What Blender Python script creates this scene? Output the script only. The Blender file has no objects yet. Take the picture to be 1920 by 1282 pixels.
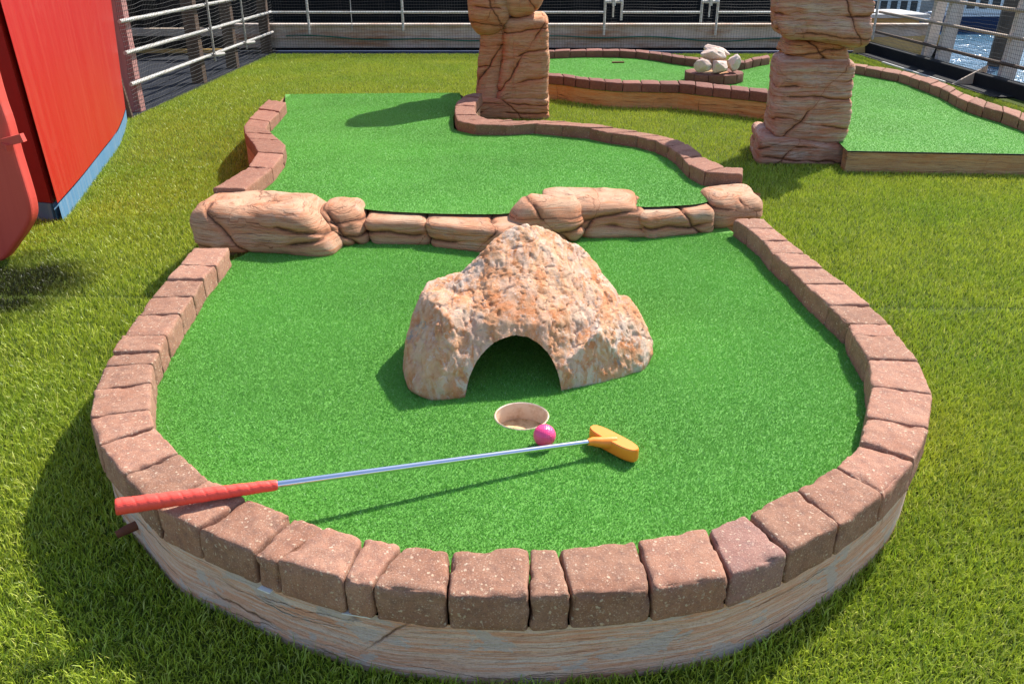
import bpy, bmesh, math, random
import numpy as np
from mathutils import Vector
R = math.radians
random.seed(7); rng = np.random.default_rng(11)
S = bpy.context.scene
COL = S.collection

# ------------------------------------------------------------------ camera, sky, sun
H, PITCH, FPX, CX, CY = 1.0, R(25.0), 1600.0, 960.0, 641.0
cd = bpy.data.cameras.new('camera'); cam = bpy.data.objects.new('camera', cd); COL.objects.link(cam)
cam.location = (0, 0, H); cam.rotation_euler = (R(90) - PITCH, 0, 0)
cd.sensor_width = 36; cd.lens = 36 * FPX / 1920; cd.clip_start = .02; cd.clip_end = 2000
S.camera = cam
SUN_EL = 45.5; SUN_AZ = (0.645, 0.764)          # horizontal direction towards the sun
W = bpy.data.worlds.new('World'); S.world = W; W.use_nodes = True
wn = W.node_tree.nodes; wl = W.node_tree.links
bgn = next(n for n in wn if n.type == 'BACKGROUND')
sky = wn.new('ShaderNodeTexSky'); sky.sky_type = 'NISHITA'; sky.sun_disc = False
sky.sun_elevation = R(SUN_EL); sky.sun_rotation = math.atan2(SUN_AZ[0], SUN_AZ[1])
sky.air_density = 1.0; sky.dust_density = 1.0; sky.ozone_density = 1.0
wl.new(sky.outputs[0], bgn.inputs[0]); bgn.inputs[1].default_value = 0.15
sd = bpy.data.lights.new('sun', 'SUN'); sd.energy = 5.0; sd.angle = R(0.5); sd.color = (1, .95, .87)
sun = bpy.data.objects.new('sun', sd); COL.objects.link(sun)
sv = Vector((SUN_AZ[0] * math.cos(R(SUN_EL)), SUN_AZ[1] * math.cos(R(SUN_EL)), math.sin(R(SUN_EL))))
sun.rotation_euler = sv.to_track_quat('Z', 'Y').to_euler(); sun.location = (4, 5, 6)
vs = S.view_settings; vs.view_transform = 'Standard'; vs.look = 'None'; vs.exposure = 0.80; vs.gamma = 1

# ------------------------------------------------------------------ measuring helpers
FW = Vector((0, math.cos(PITCH), -math.sin(PITCH))); UP = Vector((0, math.sin(PITCH), math.cos(PITCH)))
def ray(px, py): return FW * FPX + Vector((1, 0, 0)) * (px - CX) - UP * (py - CY)
def P(px, py, z):
    d = ray(px, py); t = (z - H) / d.z
    return Vector((0, 0, H)) + d * t
def PY(px, py, y):
    d = ray(px, py); return Vector((0, 0, H)) + d * (y / d.y)
def PF(px, py, zf):
    p = P(px, py, .2)
    for _ in range(30): p = P(px, py, zf(p.y))
    return p

# ------------------------------------------------------------------ numpy noise
_perm = np.random.default_rng(3).permutation(256); _perm = np.concatenate([_perm, _perm, _perm])
_g = np.random.default_rng(4).normal(size=(256, 3)); _g /= np.linalg.norm(_g, axis=1)[:, None]
def perlin(p):
    p = np.asarray(p, float); i = np.floor(p).astype(int); f = p - i
    u = f * f * f * (f * (f * 6 - 15) + 10); i &= 255; out = np.zeros(len(p))
    for dx in (0, 1):
        for dy in (0, 1):
            for dz in (0, 1):
                h = _perm[_perm[_perm[(i[:, 0] + dx) & 255] + ((i[:, 1] + dy) & 255)] + ((i[:, 2] + dz) & 255)]
                g = _g[h % 256]
                d = (g * (f - np.array([dx, dy, dz]))).sum(1)
                w = (u[:, 0] if dx else 1 - u[:, 0]) * (u[:, 1] if dy else 1 - u[:, 1]) * (u[:, 2] if dz else 1 - u[:, 2])
                out += d * w
    return out * 1.6
def fbm(p, s, o=4):
    p = np.asarray(p, float) * s; a = 1; t = 0; r = np.zeros(len(p))
    for k in range(o):
        r += a * perlin(p + 17.3 * k); t += a; a *= .5; p = p * 2.03
    return r / t * 1.4

# ------------------------------------------------------------------ object helpers
def wloc(o):
    v = Vector((0, 0, 0))
    while o: v += o.location; o = o.parent
    return v
def tag(o, label=None, cat=None, group=None, kind=None):
    if label: o['label'] = label
    if cat: o['category'] = cat
    if group: o['group'] = group
    if kind: o['kind'] = kind
    return o
def empty(name, loc, label, cat, group=None):
    o = bpy.data.objects.new(name, None); COL.objects.link(o); o.location = loc
    o.empty_display_size = .05
    return tag(o, label, cat, group)
def link_mesh(name, me, m, parent=None, smooth=True):
    n = len(me.vertices); co = np.empty(n * 3); me.vertices.foreach_get('co', co); co = co.reshape(-1, 3)
    if parent is None:
        loc = Vector(((co[:, 0].min() + co[:, 0].max()) / 2, (co[:, 1].min() + co[:, 1].max()) / 2, co[:, 2].min()))
        off = loc
    else: off = wloc(parent); loc = Vector((0, 0, 0))
    co -= np.array(off); me.vertices.foreach_set('co', co.ravel()); me.update()
    if m: me.materials.append(m)
    if smooth: me.polygons.foreach_set('use_smooth', [True] * len(me.polygons))
    o = bpy.data.objects.new(name, me); COL.objects.link(o)
    if parent: o.parent = parent
    o.location = loc
    return o
class MB:
    def __init__(s): s.v = []; s.f = []
    def add(s, v, f):
        b = len(s.v); s.v += [tuple(x) for x in v]; s.f += [tuple(i + b for i in q) for q in f]; return s
    def box(s, a, b, bev=0):
        (x0, y0, z0), (x1, y1, z1) = a, b
        if bev <= 0:
            v = [(x, y, z) for z in (z0, z1) for y in (y0, y1) for x in (x0, x1)]
            return s.add(v, [(0, 2, 3, 1), (4, 5, 7, 6), (0, 1, 5, 4), (2, 6, 7, 3), (0, 4, 6, 2), (1, 3, 7, 5)])
        c = [Vector(p) for p in ((x0, y0, z0), (x1, y0, z0), (x1, y1, z0), (x0, y1, z0), (x0, y0, z1), (x1, y0, z1), (x1, y1, z1), (x0, y1, z1))]
        v, f, _ = rbox(c, bev, (2, 2, 2), 2); return s.add(v, f)
    def tube(s, pts, rad, n=8, cap=True):
        pts = [Vector(p) for p in pts]; m = len(pts)
        rad = rad if isinstance(rad, (list, tuple)) else [rad] * m
        vs_, fs = [], []; prev = None
        for i, p in enumerate(pts):
            t = (pts[min(i + 1, m - 1)] - pts[max(i - 1, 0)]).normalized()
            if prev is None:
                a = t.cross(Vector((0, 0, 1)));
                if a.length < 1e-3: a = t.cross(Vector((1, 0, 0)))
                a.normalize()
            else: a = (prev - t * prev.dot(t)).normalized()
            prev = a; b = t.cross(a)
            for k in range(n):
                w = 2 * math.pi * k / n; vs_.append(p + (a * math.cos(w) + b * math.sin(w)) * rad[i])
        for i in range(m - 1):
            for k in range(n):
                k2 = (k + 1) % n; fs.append((i * n + k, i * n + k2, (i + 1) * n + k2, (i + 1) * n + k))
        if cap: fs.append(tuple(range(n - 1, -1, -1))); fs.append(tuple((m - 1) * n + k for k in range(n)))
        return s.add(vs_, fs)
    def bar(s, p, q, w, h, up=(0, 0, 1)):
        p, q = Vector(p), Vector(q); t = (q - p).normalized(); up = Vector(up)
        a = t.cross(up).normalized(); b = a.cross(t)
        v = [e + a * i * w / 2 + b * j * h / 2 for e in (p, q) for i, j in ((-1, -1), (1, -1), (1, 1), (-1, 1))]
        return s.add(v, [(0, 1, 2, 3), (7, 6, 5, 4), (0, 4, 5, 1), (1, 5, 6, 2), (2, 6, 7, 3), (3, 7, 4, 0)])
    def build(s, name, m, parent=None, smooth=False):
        me = bpy.data.meshes.new(name); me.from_pydata(s.v, [], s.f); me.update()
        o = link_mesh(name, me, m, parent, smooth)
        if smooth: me.set_sharp_from_angle(angle=R(40))
        return o

def rbox(c, r, n, nr=3):
    """rounded box between 8 corners (4 bottom ccw, 4 top ccw); n = inner divisions; returns verts, faces, uvw"""
    c = [Vector(q) for q in c]
    L = [((c[1] - c[0]).length + (c[5] - c[4]).length) / 2, ((c[3] - c[0]).length + (c[7] - c[4]).length) / 2, ((c[4] - c[0]).length + (c[6] - c[2]).length) / 2]
    rs = r if isinstance(r, (tuple, list)) else (r, r, r)
    ax = []
    for k in range(3):
        rr = min(rs[k], L[k] * .45)
        e = [rr * (1 - math.cos(math.pi / 2 * i / nr)) for i in range(nr)]
        mid = list(np.linspace(rr, L[k] - rr, n[k] + 1))
        ax.append(np.array(e + mid + [L[k] - q for q in reversed(e)]) / L[k])
    idx = {}; pts = []; F = []
    def vid(i, j, k):
        if (i, j, k) not in idx: idx[(i, j, k)] = len(pts); pts.append((ax[0][i], ax[1][j], ax[2][k]))
        return idx[(i, j, k)]
    m = [len(a) - 1 for a in ax]
    for i in range(m[0]):
        for j in range(m[1]):
            F.append((vid(i, j, 0), vid(i, j + 1, 0), vid(i + 1, j + 1, 0), vid(i + 1, j, 0)))
            F.append((vid(i, j, m[2]), vid(i + 1, j, m[2]), vid(i + 1, j + 1, m[2]), vid(i, j + 1, m[2])))
    for i in range(m[0]):
        for k in range(m[2]):
            F.append((vid(i, 0, k), vid(i + 1, 0, k), vid(i + 1, 0, k + 1), vid(i, 0, k + 1)))
            F.append((vid(i, m[1], k), vid(i, m[1], k + 1), vid(i + 1, m[1], k + 1), vid(i + 1, m[1], k)))
    for j in range(m[1]):
        for k in range(m[2]):
            F.append((vid(0, j, k), vid(0, j, k + 1), vid(0, j + 1, k + 1), vid(0, j + 1, k)))
            F.append((vid(m[0], j, k), vid(m[0], j + 1, k), vid(m[0], j + 1, k + 1), vid(m[0], j, k + 1)))
    U = np.array(pts); Lr = np.array(L); rr = np.array([min(rs[k], L[k] * .45) for k in range(3)])
    Q = U * Lr; C = np.clip(Q, rr, Lr - rr); D = (Q - C) / rr
    ln = np.linalg.norm(D, axis=1); ln[ln < 1e-9] = 1
    D = D / ln[:, None] * np.minimum(1, np.max(np.abs(D), axis=1))[:, None]
    Q2 = (C + D * rr) / Lr
    u, v, w = Q2[:, 0:1], Q2[:, 1:2], Q2[:, 2:3]; A = [np.array(q) for q in c]
    bot = A[0] * (1 - u) * (1 - v) + A[1] * u * (1 - v) + A[2] * u * v + A[3] * (1 - u) * v
    top = A[4] * (1 - u) * (1 - v) + A[5] * u * (1 - v) + A[6] * u * v + A[7] * (1 - u) * v
    X = bot * (1 - w) + top * w
    return X, F, Q2
def mesh_of(name, X, F):
    me = bpy.data.meshes.new(name); me.from_pydata([tuple(x) for x in X], [], F); me.update(); return me
def normals(me):
    n = np.empty(len(me.vertices) * 3); me.vertices.foreach_get('normal', n); return n.reshape(-1, 3)
def getco(me):
    n = np.empty(len(me.vertices) * 3); me.vertices.foreach_get('co', n); return n.reshape(-1, 3)
def setco(me, c): me.vertices.foreach_set('co', np.asarray(c).ravel()); me.update()

# ------------------------------------------------------------------ material helpers
class Mat:
    def __init__(s, name):
        s.m = bpy.data.materials.new(name); s.m.use_nodes = True; s.nt = s.m.node_tree
        s.b = next(n for n in s.nt.nodes if n.type == 'BSDF_PRINCIPLED'); s.out = next(n for n in s.nt.nodes if n.type == 'OUTPUT_MATERIAL')
        s.pos = s.nt.nodes.new('ShaderNodeNewGeometry').outputs['Position']
    def n(s, t): return s.nt.nodes.new(t)
    def l(s, a, b): s.nt.links.new(a, b)
    def sv(s, sock, v):
        if hasattr(v, 'is_output'): s.l(v, sock)
        elif v is not None: sock.default_value = v
    def mp(s, scale, rot=(0, 0, 0), vec=None):
        q = s.n('ShaderNodeMapping'); s.l(vec or s.pos, q.inputs[0]); q.inputs['Scale'].default_value = scale; q.inputs['Rotation'].default_value = rot; return q.outputs[0]
    def noise(s, scale, detail=4, rough=.55, dist=0, vec=None, col=False):
        q = s.n('ShaderNodeTexNoise'); s.l(vec or s.pos, q.inputs['Vector']); q.inputs['Scale'].default_value = scale
        q.inputs['Detail'].default_value = detail; q.inputs['Roughness'].default_value = rough; q.inputs['Distortion'].default_value = dist
        return q.outputs['Color' if col else 'Fac']
    def vor(s, scale, feat='F1', vec=None, out='Distance', rnd=1):
        q = s.n('ShaderNodeTexVoronoi'); q.feature = feat; s.l(vec or s.pos, q.inputs['Vector']); q.inputs['Scale'].default_value = scale; q.inputs['Randomness'].default_value = rnd
        return q.outputs[out]
    def ramp(s, fac, stops):
        q = s.n('ShaderNodeValToRGB'); s.l(fac, q.inputs[0]); e = q.color_ramp.elements
        while len(e) < len(stops): e.new(.5)
        for i, (p, c) in enumerate(stops):
            e[i].position = p; e[i].color = (c, c, c, 1) if isinstance(c, (int, float)) else (*c, 1)
        return q.outputs[0]
    def mix(s, f, a, b, mode='MIX'):
        q = s.n('ShaderNodeMix'); q.data_type = 'RGBA'; q.blend_type = mode
        s.sv(q.inputs[0], f)
        for k, v in ((6, a), (7, b)):
            if isinstance(v, tuple) and len(v) == 3: v = (*v, 1)
            s.sv(q.inputs[k], v)
        return q.outputs[2]
    def math(s, op, a, b=None):
        q = s.n('ShaderNodeMath'); q.operation = op; s.sv(q.inputs[0], a)
        if b is not None: s.sv(q.inputs[1], b)
        return q.outputs[0]
    def bump(s, h, dist, strength=1, prev=None):
        q = s.n('ShaderNodeBump'); s.l(h, q.inputs['Height']); q.inputs['Distance'].default_value = dist; q.inputs['Strength'].default_value = strength
        if prev: s.l(prev, q.inputs['Normal'])
        return q.outputs[0]
    def done(s, col=None, rough=.8, spec=.3, normal=None, metal=0):
        if isinstance(col, tuple): col = (*col, 1)
        s.sv(s.b.inputs['Base Color'], col); s.sv(s.b.inputs['Roughness'], rough); s.sv(s.b.inputs['Specular IOR Level'], spec)
        s.sv(s.b.inputs['Metallic'], metal)
        if normal: s.l(normal, s.b.inputs['Normal'])
        return s.m
    def objrand(s): return s.n('ShaderNodeObjectInfo').outputs['Random']

def m_brick(name, a, b, c, speck=.5):
    m = Mat(name); r = m.objrand()
    base = m.mix(m.ramp(m.noise(14, 4, .6), [(.35, 0), (.65, 1)]), a, b)
    base = m.mix(m.ramp(m.noise(55, 5, .7), [(.45, 0), (.75, .8)]), base, c)
    base = m.mix(m.math('MULTIPLY', r, .45), base, m.mix(.5, base, (.20, .085, .07)))
    tint = m.ramp(r, [(0, .72), (1, 1.12)])
    base = m.mix(1, base, tint, 'MULTIPLY')
    wv = m.mix(.012, m.pos, m.noise(90, 3, .6, col=True), 'ADD'); sp = m.vor(150, vec=wv); spc = m.vor(150, vec=wv, out='Color')
    sel = m.math('MULTIPLY', m.ramp(sp, [(.28, 1), (.40, 0)]), m.ramp(spc, [(.70, 0), (.78, 1)]))
    base = m.mix(m.math('MULTIPLY', sel, speck), base, m.mix(m.noise(30), (.62, .43, .24), (.60, .50, .42)))
    sp2 = m.vor(330); spc2 = m.vor(330, out='Color')
    sel2 = m.math('MULTIPLY', m.ramp(sp2, [(.3, 1), (.45, 0)]), m.ramp(spc2, [(.55, 0), (.6, 1)]))
    base = m.mix(m.math('MULTIPLY', sel2, .45 * speck + .12), base, (.52, .38, .28))
    gr = m.noise(480, 3, .7)
    base = m.mix(m.ramp(gr, [(.3, .55), (.5, 0)]), base, (.06, .03, .025))
    n = m.bump(m.noise(380, 4, .7), .0012, .8); n = m.bump(m.noise(60, 4, .6), .003, .5, n); n = m.bump(sel, .0006, .6, n)
    return m.done(base, .88, .2, n)
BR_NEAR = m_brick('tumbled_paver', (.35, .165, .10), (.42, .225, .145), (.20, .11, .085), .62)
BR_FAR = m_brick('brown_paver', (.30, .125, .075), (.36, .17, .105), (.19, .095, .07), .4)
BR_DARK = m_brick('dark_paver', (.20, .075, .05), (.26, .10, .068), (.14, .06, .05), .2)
BR_VIOLET = m_brick('violet_paver', (.29, .145, .11), (.35, .195, .15), (.22, .14, .125), .6)

def m_stone(name, cols, streak=55, cells=(1.6, 1.6, 4.0), crack=.006, patch=None, bumpd=.004, so=0, ck_amt=.55):
    """painted sculpted concrete: level streaks, blotches and a few dark joints"""
    m = Mat(name)
    w = m.mix(.05, m.pos, m.noise(2.5, 3, .6, col=True), 'ADD')
    st = m.noise(1.0, 7, .7, .2, vec=m.mp((3, 3, streak), vec=w))
    big = m.noise(6, 5, .65)
    base = m.mix(m.ramp(st, [(.36, 0), (.60, 1)]), cols[0], cols[1])
    base = m.mix(m.ramp(big, [(.44, 0), (.64, .8)]), base, m.mix(m.ramp(st, [(.42, 0), (.58, 1)]), cols[2], cols[1]))
    base = m.mix(m.ramp(m.noise(10, 6, .7, .4, vec=m.mp((.7, .7, 2))), [(.55, 0), (.70, .75)]), base, cols[3])
    fine = m.noise(1, 5, .75, vec=m.mp((10, 10, 330), vec=w))
    base = m.mix(m.ramp(fine, [(.35, .85), (.47, 0)]), base, cols[4])
    st2 = m.noise(1, 4, .7, vec=m.mp((5, 5, 190), vec=w))
    base = m.mix(m.ramp(st2, [(.56 - so, 0), (.64 - so * 1.4, .75)]), base, cols[2])
    if patch:
        pf = m.ramp(m.noise(8, 6, .65, .8, vec=m.mp((1, 1, 2.6))), [(.545, 0), (.565, 1)])
        base = m.mix(m.math('MULTIPLY', pf, .8), base, patch)
    wc = m.mix(.055, m.pos, m.noise(5, 5, .65, col=True), 'ADD')
    ed = m.vor(1, 'DISTANCE_TO_EDGE', vec=m.mp(cells, vec=wc))
    brk = m.ramp(m.noise(7, 2, .5), [(.46, 0), (.62, ck_amt)])
    ck = m.math('MULTIPLY', m.ramp(ed, [(crack * .3, 1), (crack, 0)]), brk)
    hal = m.math('MULTIPLY', m.ramp(ed, [(0, .5), (crack * 7, 0)]), brk)
    base = m.mix(hal, base, cols[2]); base = m.mix(m.math('MULTIPLY', ck, .85), base, (.085, .040, .024))
    gl = m.noise(1, 3, .55, vec=m.mp((.7, .7, 17), vec=wc))
    lin = m.math('MULTIPLY', m.ramp(m.math('ABSOLUTE', m.math('SUBTRACT', gl, .5)), [(.002, 1), (.006, 0)]), brk)
    base = m.mix(m.math('MULTIPLY', lin, .7), base, (.11, .05, .03))
    dmin = None
    for k in range(4):          # joints carved into the mesh: signed distance + 1 per vertex
        at = m.n('ShaderNodeAttribute'); at.attribute_name = 'joint_%d' % k
        dk = m.math('ABSOLUTE', m.math('SUBTRACT', at.outputs['Fac'], 1.0)); dmin = dk if dmin is None else m.math('MINIMUM', dmin, dk)
    dmin = m.math('ADD', dmin, m.math('MULTIPLY', m.math('SUBTRACT', m.noise(120, 3, .7), .5), .005))
    base = m.mix(m.ramp(dmin, [(0, .75), (.028, 0)]), base, cols[2])
    jn = m.ramp(dmin, [(.0020, 1), (.0050, 0)]); base = m.mix(m.math('MULTIPLY', jn, .95), base, (.055, .025, .016))
    gr = m.noise(330, 3, .7); base = m.mix(m.ramp(gr, [(.35, .3), (.5, 0)]), base, cols[4])
    n = m.bump(fine, bumpd * .8, .9); n = m.bump(st, bumpd * 1.2, .7, n); n = m.bump(st2, bumpd * .7, .8, n)
    n = m.bump(m.math('SUBTRACT', 1.0, m.math('MAXIMUM', ck, lin)), bumpd * 1.2, .8, n); n = m.bump(m.noise(260, 3, .7), .0008, .6, n)
    return m.done(base, .85, .2, n)
ST_LEDGE = m_stone('ledge_sandstone', ((.44, .215, .12), (.51, .31, .195), (.47, .17, .075), (.40, .31, .245), (.16, .08, .047)), streak=45, crack=.0045)
ST_WALL = m_stone('painted_base_wall', ((.70, .43, .32), (.75, .55, .45), (.70, .31, .18), (.64, .50, .43), (.42, .18, .10)), streak=70, cells=(1.3, 1.3, 2.0), crack=.0028, patch=(.55, .46, .42), so=.05, ck_amt=1)
ST_PILLAR = m_stone('pillar_sandstone', ((.52, .24, .12), (.57, .34, .20), (.52, .175, .07), (.55, .38, .20), (.18, .075, .042)), streak=45, cells=(1.7, 1.7, 3.2), bumpd=.007)
ST_PILLAR2 = m_stone('red_grey_sandstone', ((.48, .22, .135), (.56, .38, .29), (.50, .17, .08), (.53, .41, .33), (.16, .07, .045)), streak=45, cells=(1.7, 1.7, 3.2), bumpd=.007)
ST_ORANGE = m_stone('orange_base_wall', ((.60, .26, .085), (.62, .34, .14), (.60, .20, .05), (.50, .30, .14), (.28, .10, .04)), streak=40, cells=(3.0, 3.0, 4), crack=.010, ck_amt=1)
ST_TIMBER = m_stone('brown_base_wall', ((.42, .22, .10), (.50, .31, .15), (.46, .18, .06), (.28, .22, .17), (.15, .075, .04)), streak=40, cells=(2.5, 2.5, 4), crack=.008, ck_amt=1)

def m_tunnel():
    m = Mat('tunnel_rock_paint')
    sl = m.mp((1.5, 1, .8), (.3, .5, .4)); a = m.noise(15, 8, .74, .5, vec=sl); b = m.noise(5, 4, .6)
    base = m.mix(m.ramp(b, [(.42, 0), (.58, 1)]), (.84, .37, .18), (.86, .48, .27))
    base = m.mix(m.ramp(m.noise(26, 6, .75, .4), [(.46, 0), (.62, .85)]), base, (.74, .25, .085))
    base = m.mix(m.math('MULTIPLY', m.ramp(a, [(.47, 0), (.54, .95)]), m.ramp(m.noise(3.2, 3, .5), [(.38, .3), (.58, 1)])), base, (.88, .68, .54))
    base = m.mix(m.ramp(m.noise(46, 7, .8, .3), [(.56, 0), (.66, .85)]), base, (.88, .72, .60))
    g = m.noise(11, 7, .78, 1.0)
    base = m.mix(m.ramp(g, [(.61, 0), (.645, .8)]), base, (.42, .37, .35))
    base = m.mix(m.ramp(m.noise(190, 5, .75), [(.28, .6), (.38, 0)]), base, (.38, .16, .08))
    n = m.bump(m.noise(30, 9, .78, .3, vec=sl), .010, .8); n = m.bump(m.noise(120, 7, .8), .007, 1, n); n = m.bump(m.noise(380, 3, .7), .0015, .7, n)
    return m.done(base, .85, .2, n)
ROCK = m_tunnel()
def m_white_stone():
    m = Mat('white_stone'); base = m.mix(m.ramp(m.noise(22, 5, .7), [(.4, 0), (.65, 1)]), (.56, .40, .31), (.62, .50, .43))
    base = m.mix(m.ramp(m.noise(45, 5, .7), [(.62, 0), (.75, .7)]), base, (.42, .29, .19))
    return m.done(base, .8, .25, m.bump(m.noise(60, 5, .7), .004, .7))
WSTONE = m_white_stone()
def m_attr(name, rough=.45, spec=.35, trans=.3):
    m = Mat(name); a = m.n('ShaderNodeAttribute'); a.attribute_name = 'tint'
    m.done(a.outputs['Color'], rough, spec)
    t = m.n('ShaderNodeBsdfTranslucent'); m.l(a.outputs['Color'], t.inputs[0])
    x = m.n('ShaderNodeMixShader'); x.inputs[0].default_value = trans
    m.l(m.b.outputs[0], x.inputs[1]); m.l(t.outputs[0], x.inputs[2]); m.l(x.outputs[0], m.out.inputs[0])
    return m.m
BLADE = m_attr('turf_blade', .42, .4, .25); PILE = m_attr('carpet_pile', .5, .3, .2)
def m_green():
    m = Mat('putting_carpet')
    base = m.mix(m.ramp(m.noise(420, 3, .7), [(.35, 0), (.65, 1)]), (.075, .23, .03), (.15, .38, .065))
    base = m.mix(m.ramp(m.noise(3.0, 4, .6), [(.4, 0), (.7, .35)]), base, (.075, .25, .04))
    return m.done(base, .7, .2, m.bump(m.noise(420, 3, .7), .003, .8))
GREEN = m_green()
def m_ground():
    m = Mat('turf_backing'); base = m.mix(m.ramp(m.noise(120, 4, .7), [(.35, 0), (.65, 1)]), (.035, .055, .008), (.10, .13, .02))
    return m.done(base, .9, .1, m.bump(m.noise(160, 4, .7), .006, .8))
GROUND = m_ground()
def m_paint(name, col, dirt, rough=.35, streak=(30, 30, 1.2), amt=.5, bump=.0015, spec=.4):
    m = Mat(name); st = m.noise(1, 5, .65, vec=m.mp(streak)); bl = m.noise(6, 5, .65)
    base = m.mix(m.math('MULTIPLY', m.ramp(st, [(.45, 0), (.75, 1)]), amt), col, dirt)
    base = m.mix(m.ramp(bl, [(.6, 0), (.8, amt)]), base, dirt)
    return m.done(base, rough, spec, m.bump(m.noise(25, 4, .6), bump, .6))
RED = m_paint('red_paint', (.37, .008, .006), (.42, .06, .035), .42)
PINK = m_paint('faded_red_paint', (.54, .065, .045), (.45, .04, .03), .5, amt=.6)
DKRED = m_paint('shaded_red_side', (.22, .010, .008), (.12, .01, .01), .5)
BLUE = m_paint('blue_band', (.075, .19, .32), (.24, .30, .36), .5, amt=.6)
SHADE_NAVY = m_paint('shaded_navy_deck', (.004, .007, .016), (.012, .016, .025), .85, (4, 4, 4), .7)  # deck navy taken near black; the shade is put into the colour
NAVY2 = m_paint('navy_strip', (.004, .018, .07), (.008, .014, .04), .6, (4, 4, 4), .6)
BLACK = m_paint('black_paint', (.006, .006, .007), (.012, .011, .011), .8, amt=.4, spec=.1)
RUBBER = m_paint('black_rubber', (.010, .010, .012), (.03, .028, .026), .8, (5, 5, 5), .4, spec=.15)
WHITE = m_paint('white_rail_paint', (.62, .60, .56), (.40, .26, .15), .45, (20, 20, 20), .5)
PINKPOST = m_paint('pink_primer', (.42, .20, .18), (.30, .12, .09), .6)
BROWNPOST = m_paint('weathered_timber', (.10, .06, .038), (.06, .036, .025), .8)  # the shade on the left railing posts is put into this brown
PALE = m_paint('pale_post', (.62, .56, .51), (.42, .30, .22), .7, amt=.5)
TAN = m_paint('tan_timber', (.45, .36, .28), (.38, .22, .12), .7, amt=.5)
ROPE = m_paint('rope', (.45, .42, .38), (.25, .2, .16), .8)
def m_bulwark():
    m = Mat('bulwark_plate'); base = m.mix(m.ramp(m.noise(5, 6, .65), [(.42, 0), (.62, 1)]), (.46, .37, .30), (.56, .47, .41))
    base = m.mix(m.ramp(m.noise(1, 6, .65, vec=m.mp((1.6, 1.6, 9))), [(.50, 0), (.66, .85)]), base, (.34, .15, .06))
    return m.done(base, .7, .3, m.bump(m.noise(12, 5, .6), .004, .5))
BULW = m_bulwark()
OCHRE = m_paint('ochre_paint', (.46, .29, .09), (.28, .14, .05), .5, (3, 3, 12), .6)
GREY = m_paint('grey_roof', (.42, .42, .42), (.25, .25, .25), .6, (6, 6, 6), .5)
def simple(name, col, rough=.5, spec=.4, metal=0):
    m = Mat(name); return m.done(m.mix(m.ramp(m.noise(60, 4, .6), [(.45, 0), (.8, .25)]), col, tuple(x * .7 for x in col)), rough, spec, None, metal)
CHROME = simple('chrome_shaft', (.72, .74, .80), .14, .5, 1.0)
NETM = simple('net_cord', (.030, .028, .026), .6, .3)
HOSE = simple('green_hose', (.03, .14, .09), .5)
CREAM = simple('lamp_lens', (.85, .78, .55), .3)
PAPER = simple('paper', (.75, .72, .66), .8)
RUST = m_paint('rusty_iron', (.16, .045, .02), (.06, .025, .015), .8, (20, 20, 20), .8, .004)
def m_grip():
    m = Mat('coral_rubber_grip'); d = m.vor(420, rnd=.2)
    return m.done((.80, .075, .050), .5, .4, m.bump(m.ramp(d, [(.2, 0), (.5, 1)]), .0003, .5))
GRIP = m_grip()
def m_head():
    m = Mat('orange_plastic'); sc = m.ramp(m.noise(150, 5, .8, .5), [(.63, 0), (.70, .7)])
    return m.done(m.mix(sc, (.97, .26, .025), (.36, .13, .03)), .38, .45, m.bump(m.noise(90, 4, .6), .0006, .5))
HEAD = m_head()
def m_ball():
    m = Mat('pink_ball'); v = m.n('ShaderNodeTexCoord').outputs['Object']
    d = m.vor(260, vec=v, rnd=.15)
    return m.done((1.0, .075, .24), .26, .5, m.bump(m.ramp(d, [(.15, 0), (.5, 1)]), .0005, .8))
BALL = m_ball()
def m_cup():
    m = Mat('cup_plastic'); base = m.mix(m.ramp(m.noise(40, 5, .7), [(.45, 0), (.7, .9)]), (.68, .54, .41), (.48, .31, .19))
    return m.done(base, .55, .3)
CUP = m_cup()
def m_cupfloor():
    m = Mat('cup_floor'); base = m.mix(m.ramp(m.noise(60, 5, .7), [(.45, 0), (.65, 1)]), (.72, .50, .27), (.45, .26, .12)); return m.done(base, .8, .2)
CUPF = m_cupfloor()
def m_water():
    m = Mat('harbour_water'); n1 = m.noise(1, 4, .6, .3, vec=m.mp((1.2, .45, 1))); n2 = m.noise(1, 3, .6, vec=m.mp((5, 2.2, 1)))
    return m.done((.055, .15, .235), .16, .6, m.bump(n2, .12, 1, m.bump(n1, .3, 1)))
WATER = m_water()

# ------------------------------------------------------------------ levels
ZG, ZB = .12, .18                    # near green and its rim
MF = 4.10                            # fold of the middle green
def zmg(y): return .205 if y < 2.80 else (.205 - (y - 2.80) / (MF - 2.80) * .07 if y < MF else .135)
def zmb(y): return zmg(y) + .055
ZR, ZRB = .105, .165                 # far right green and its rim

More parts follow.
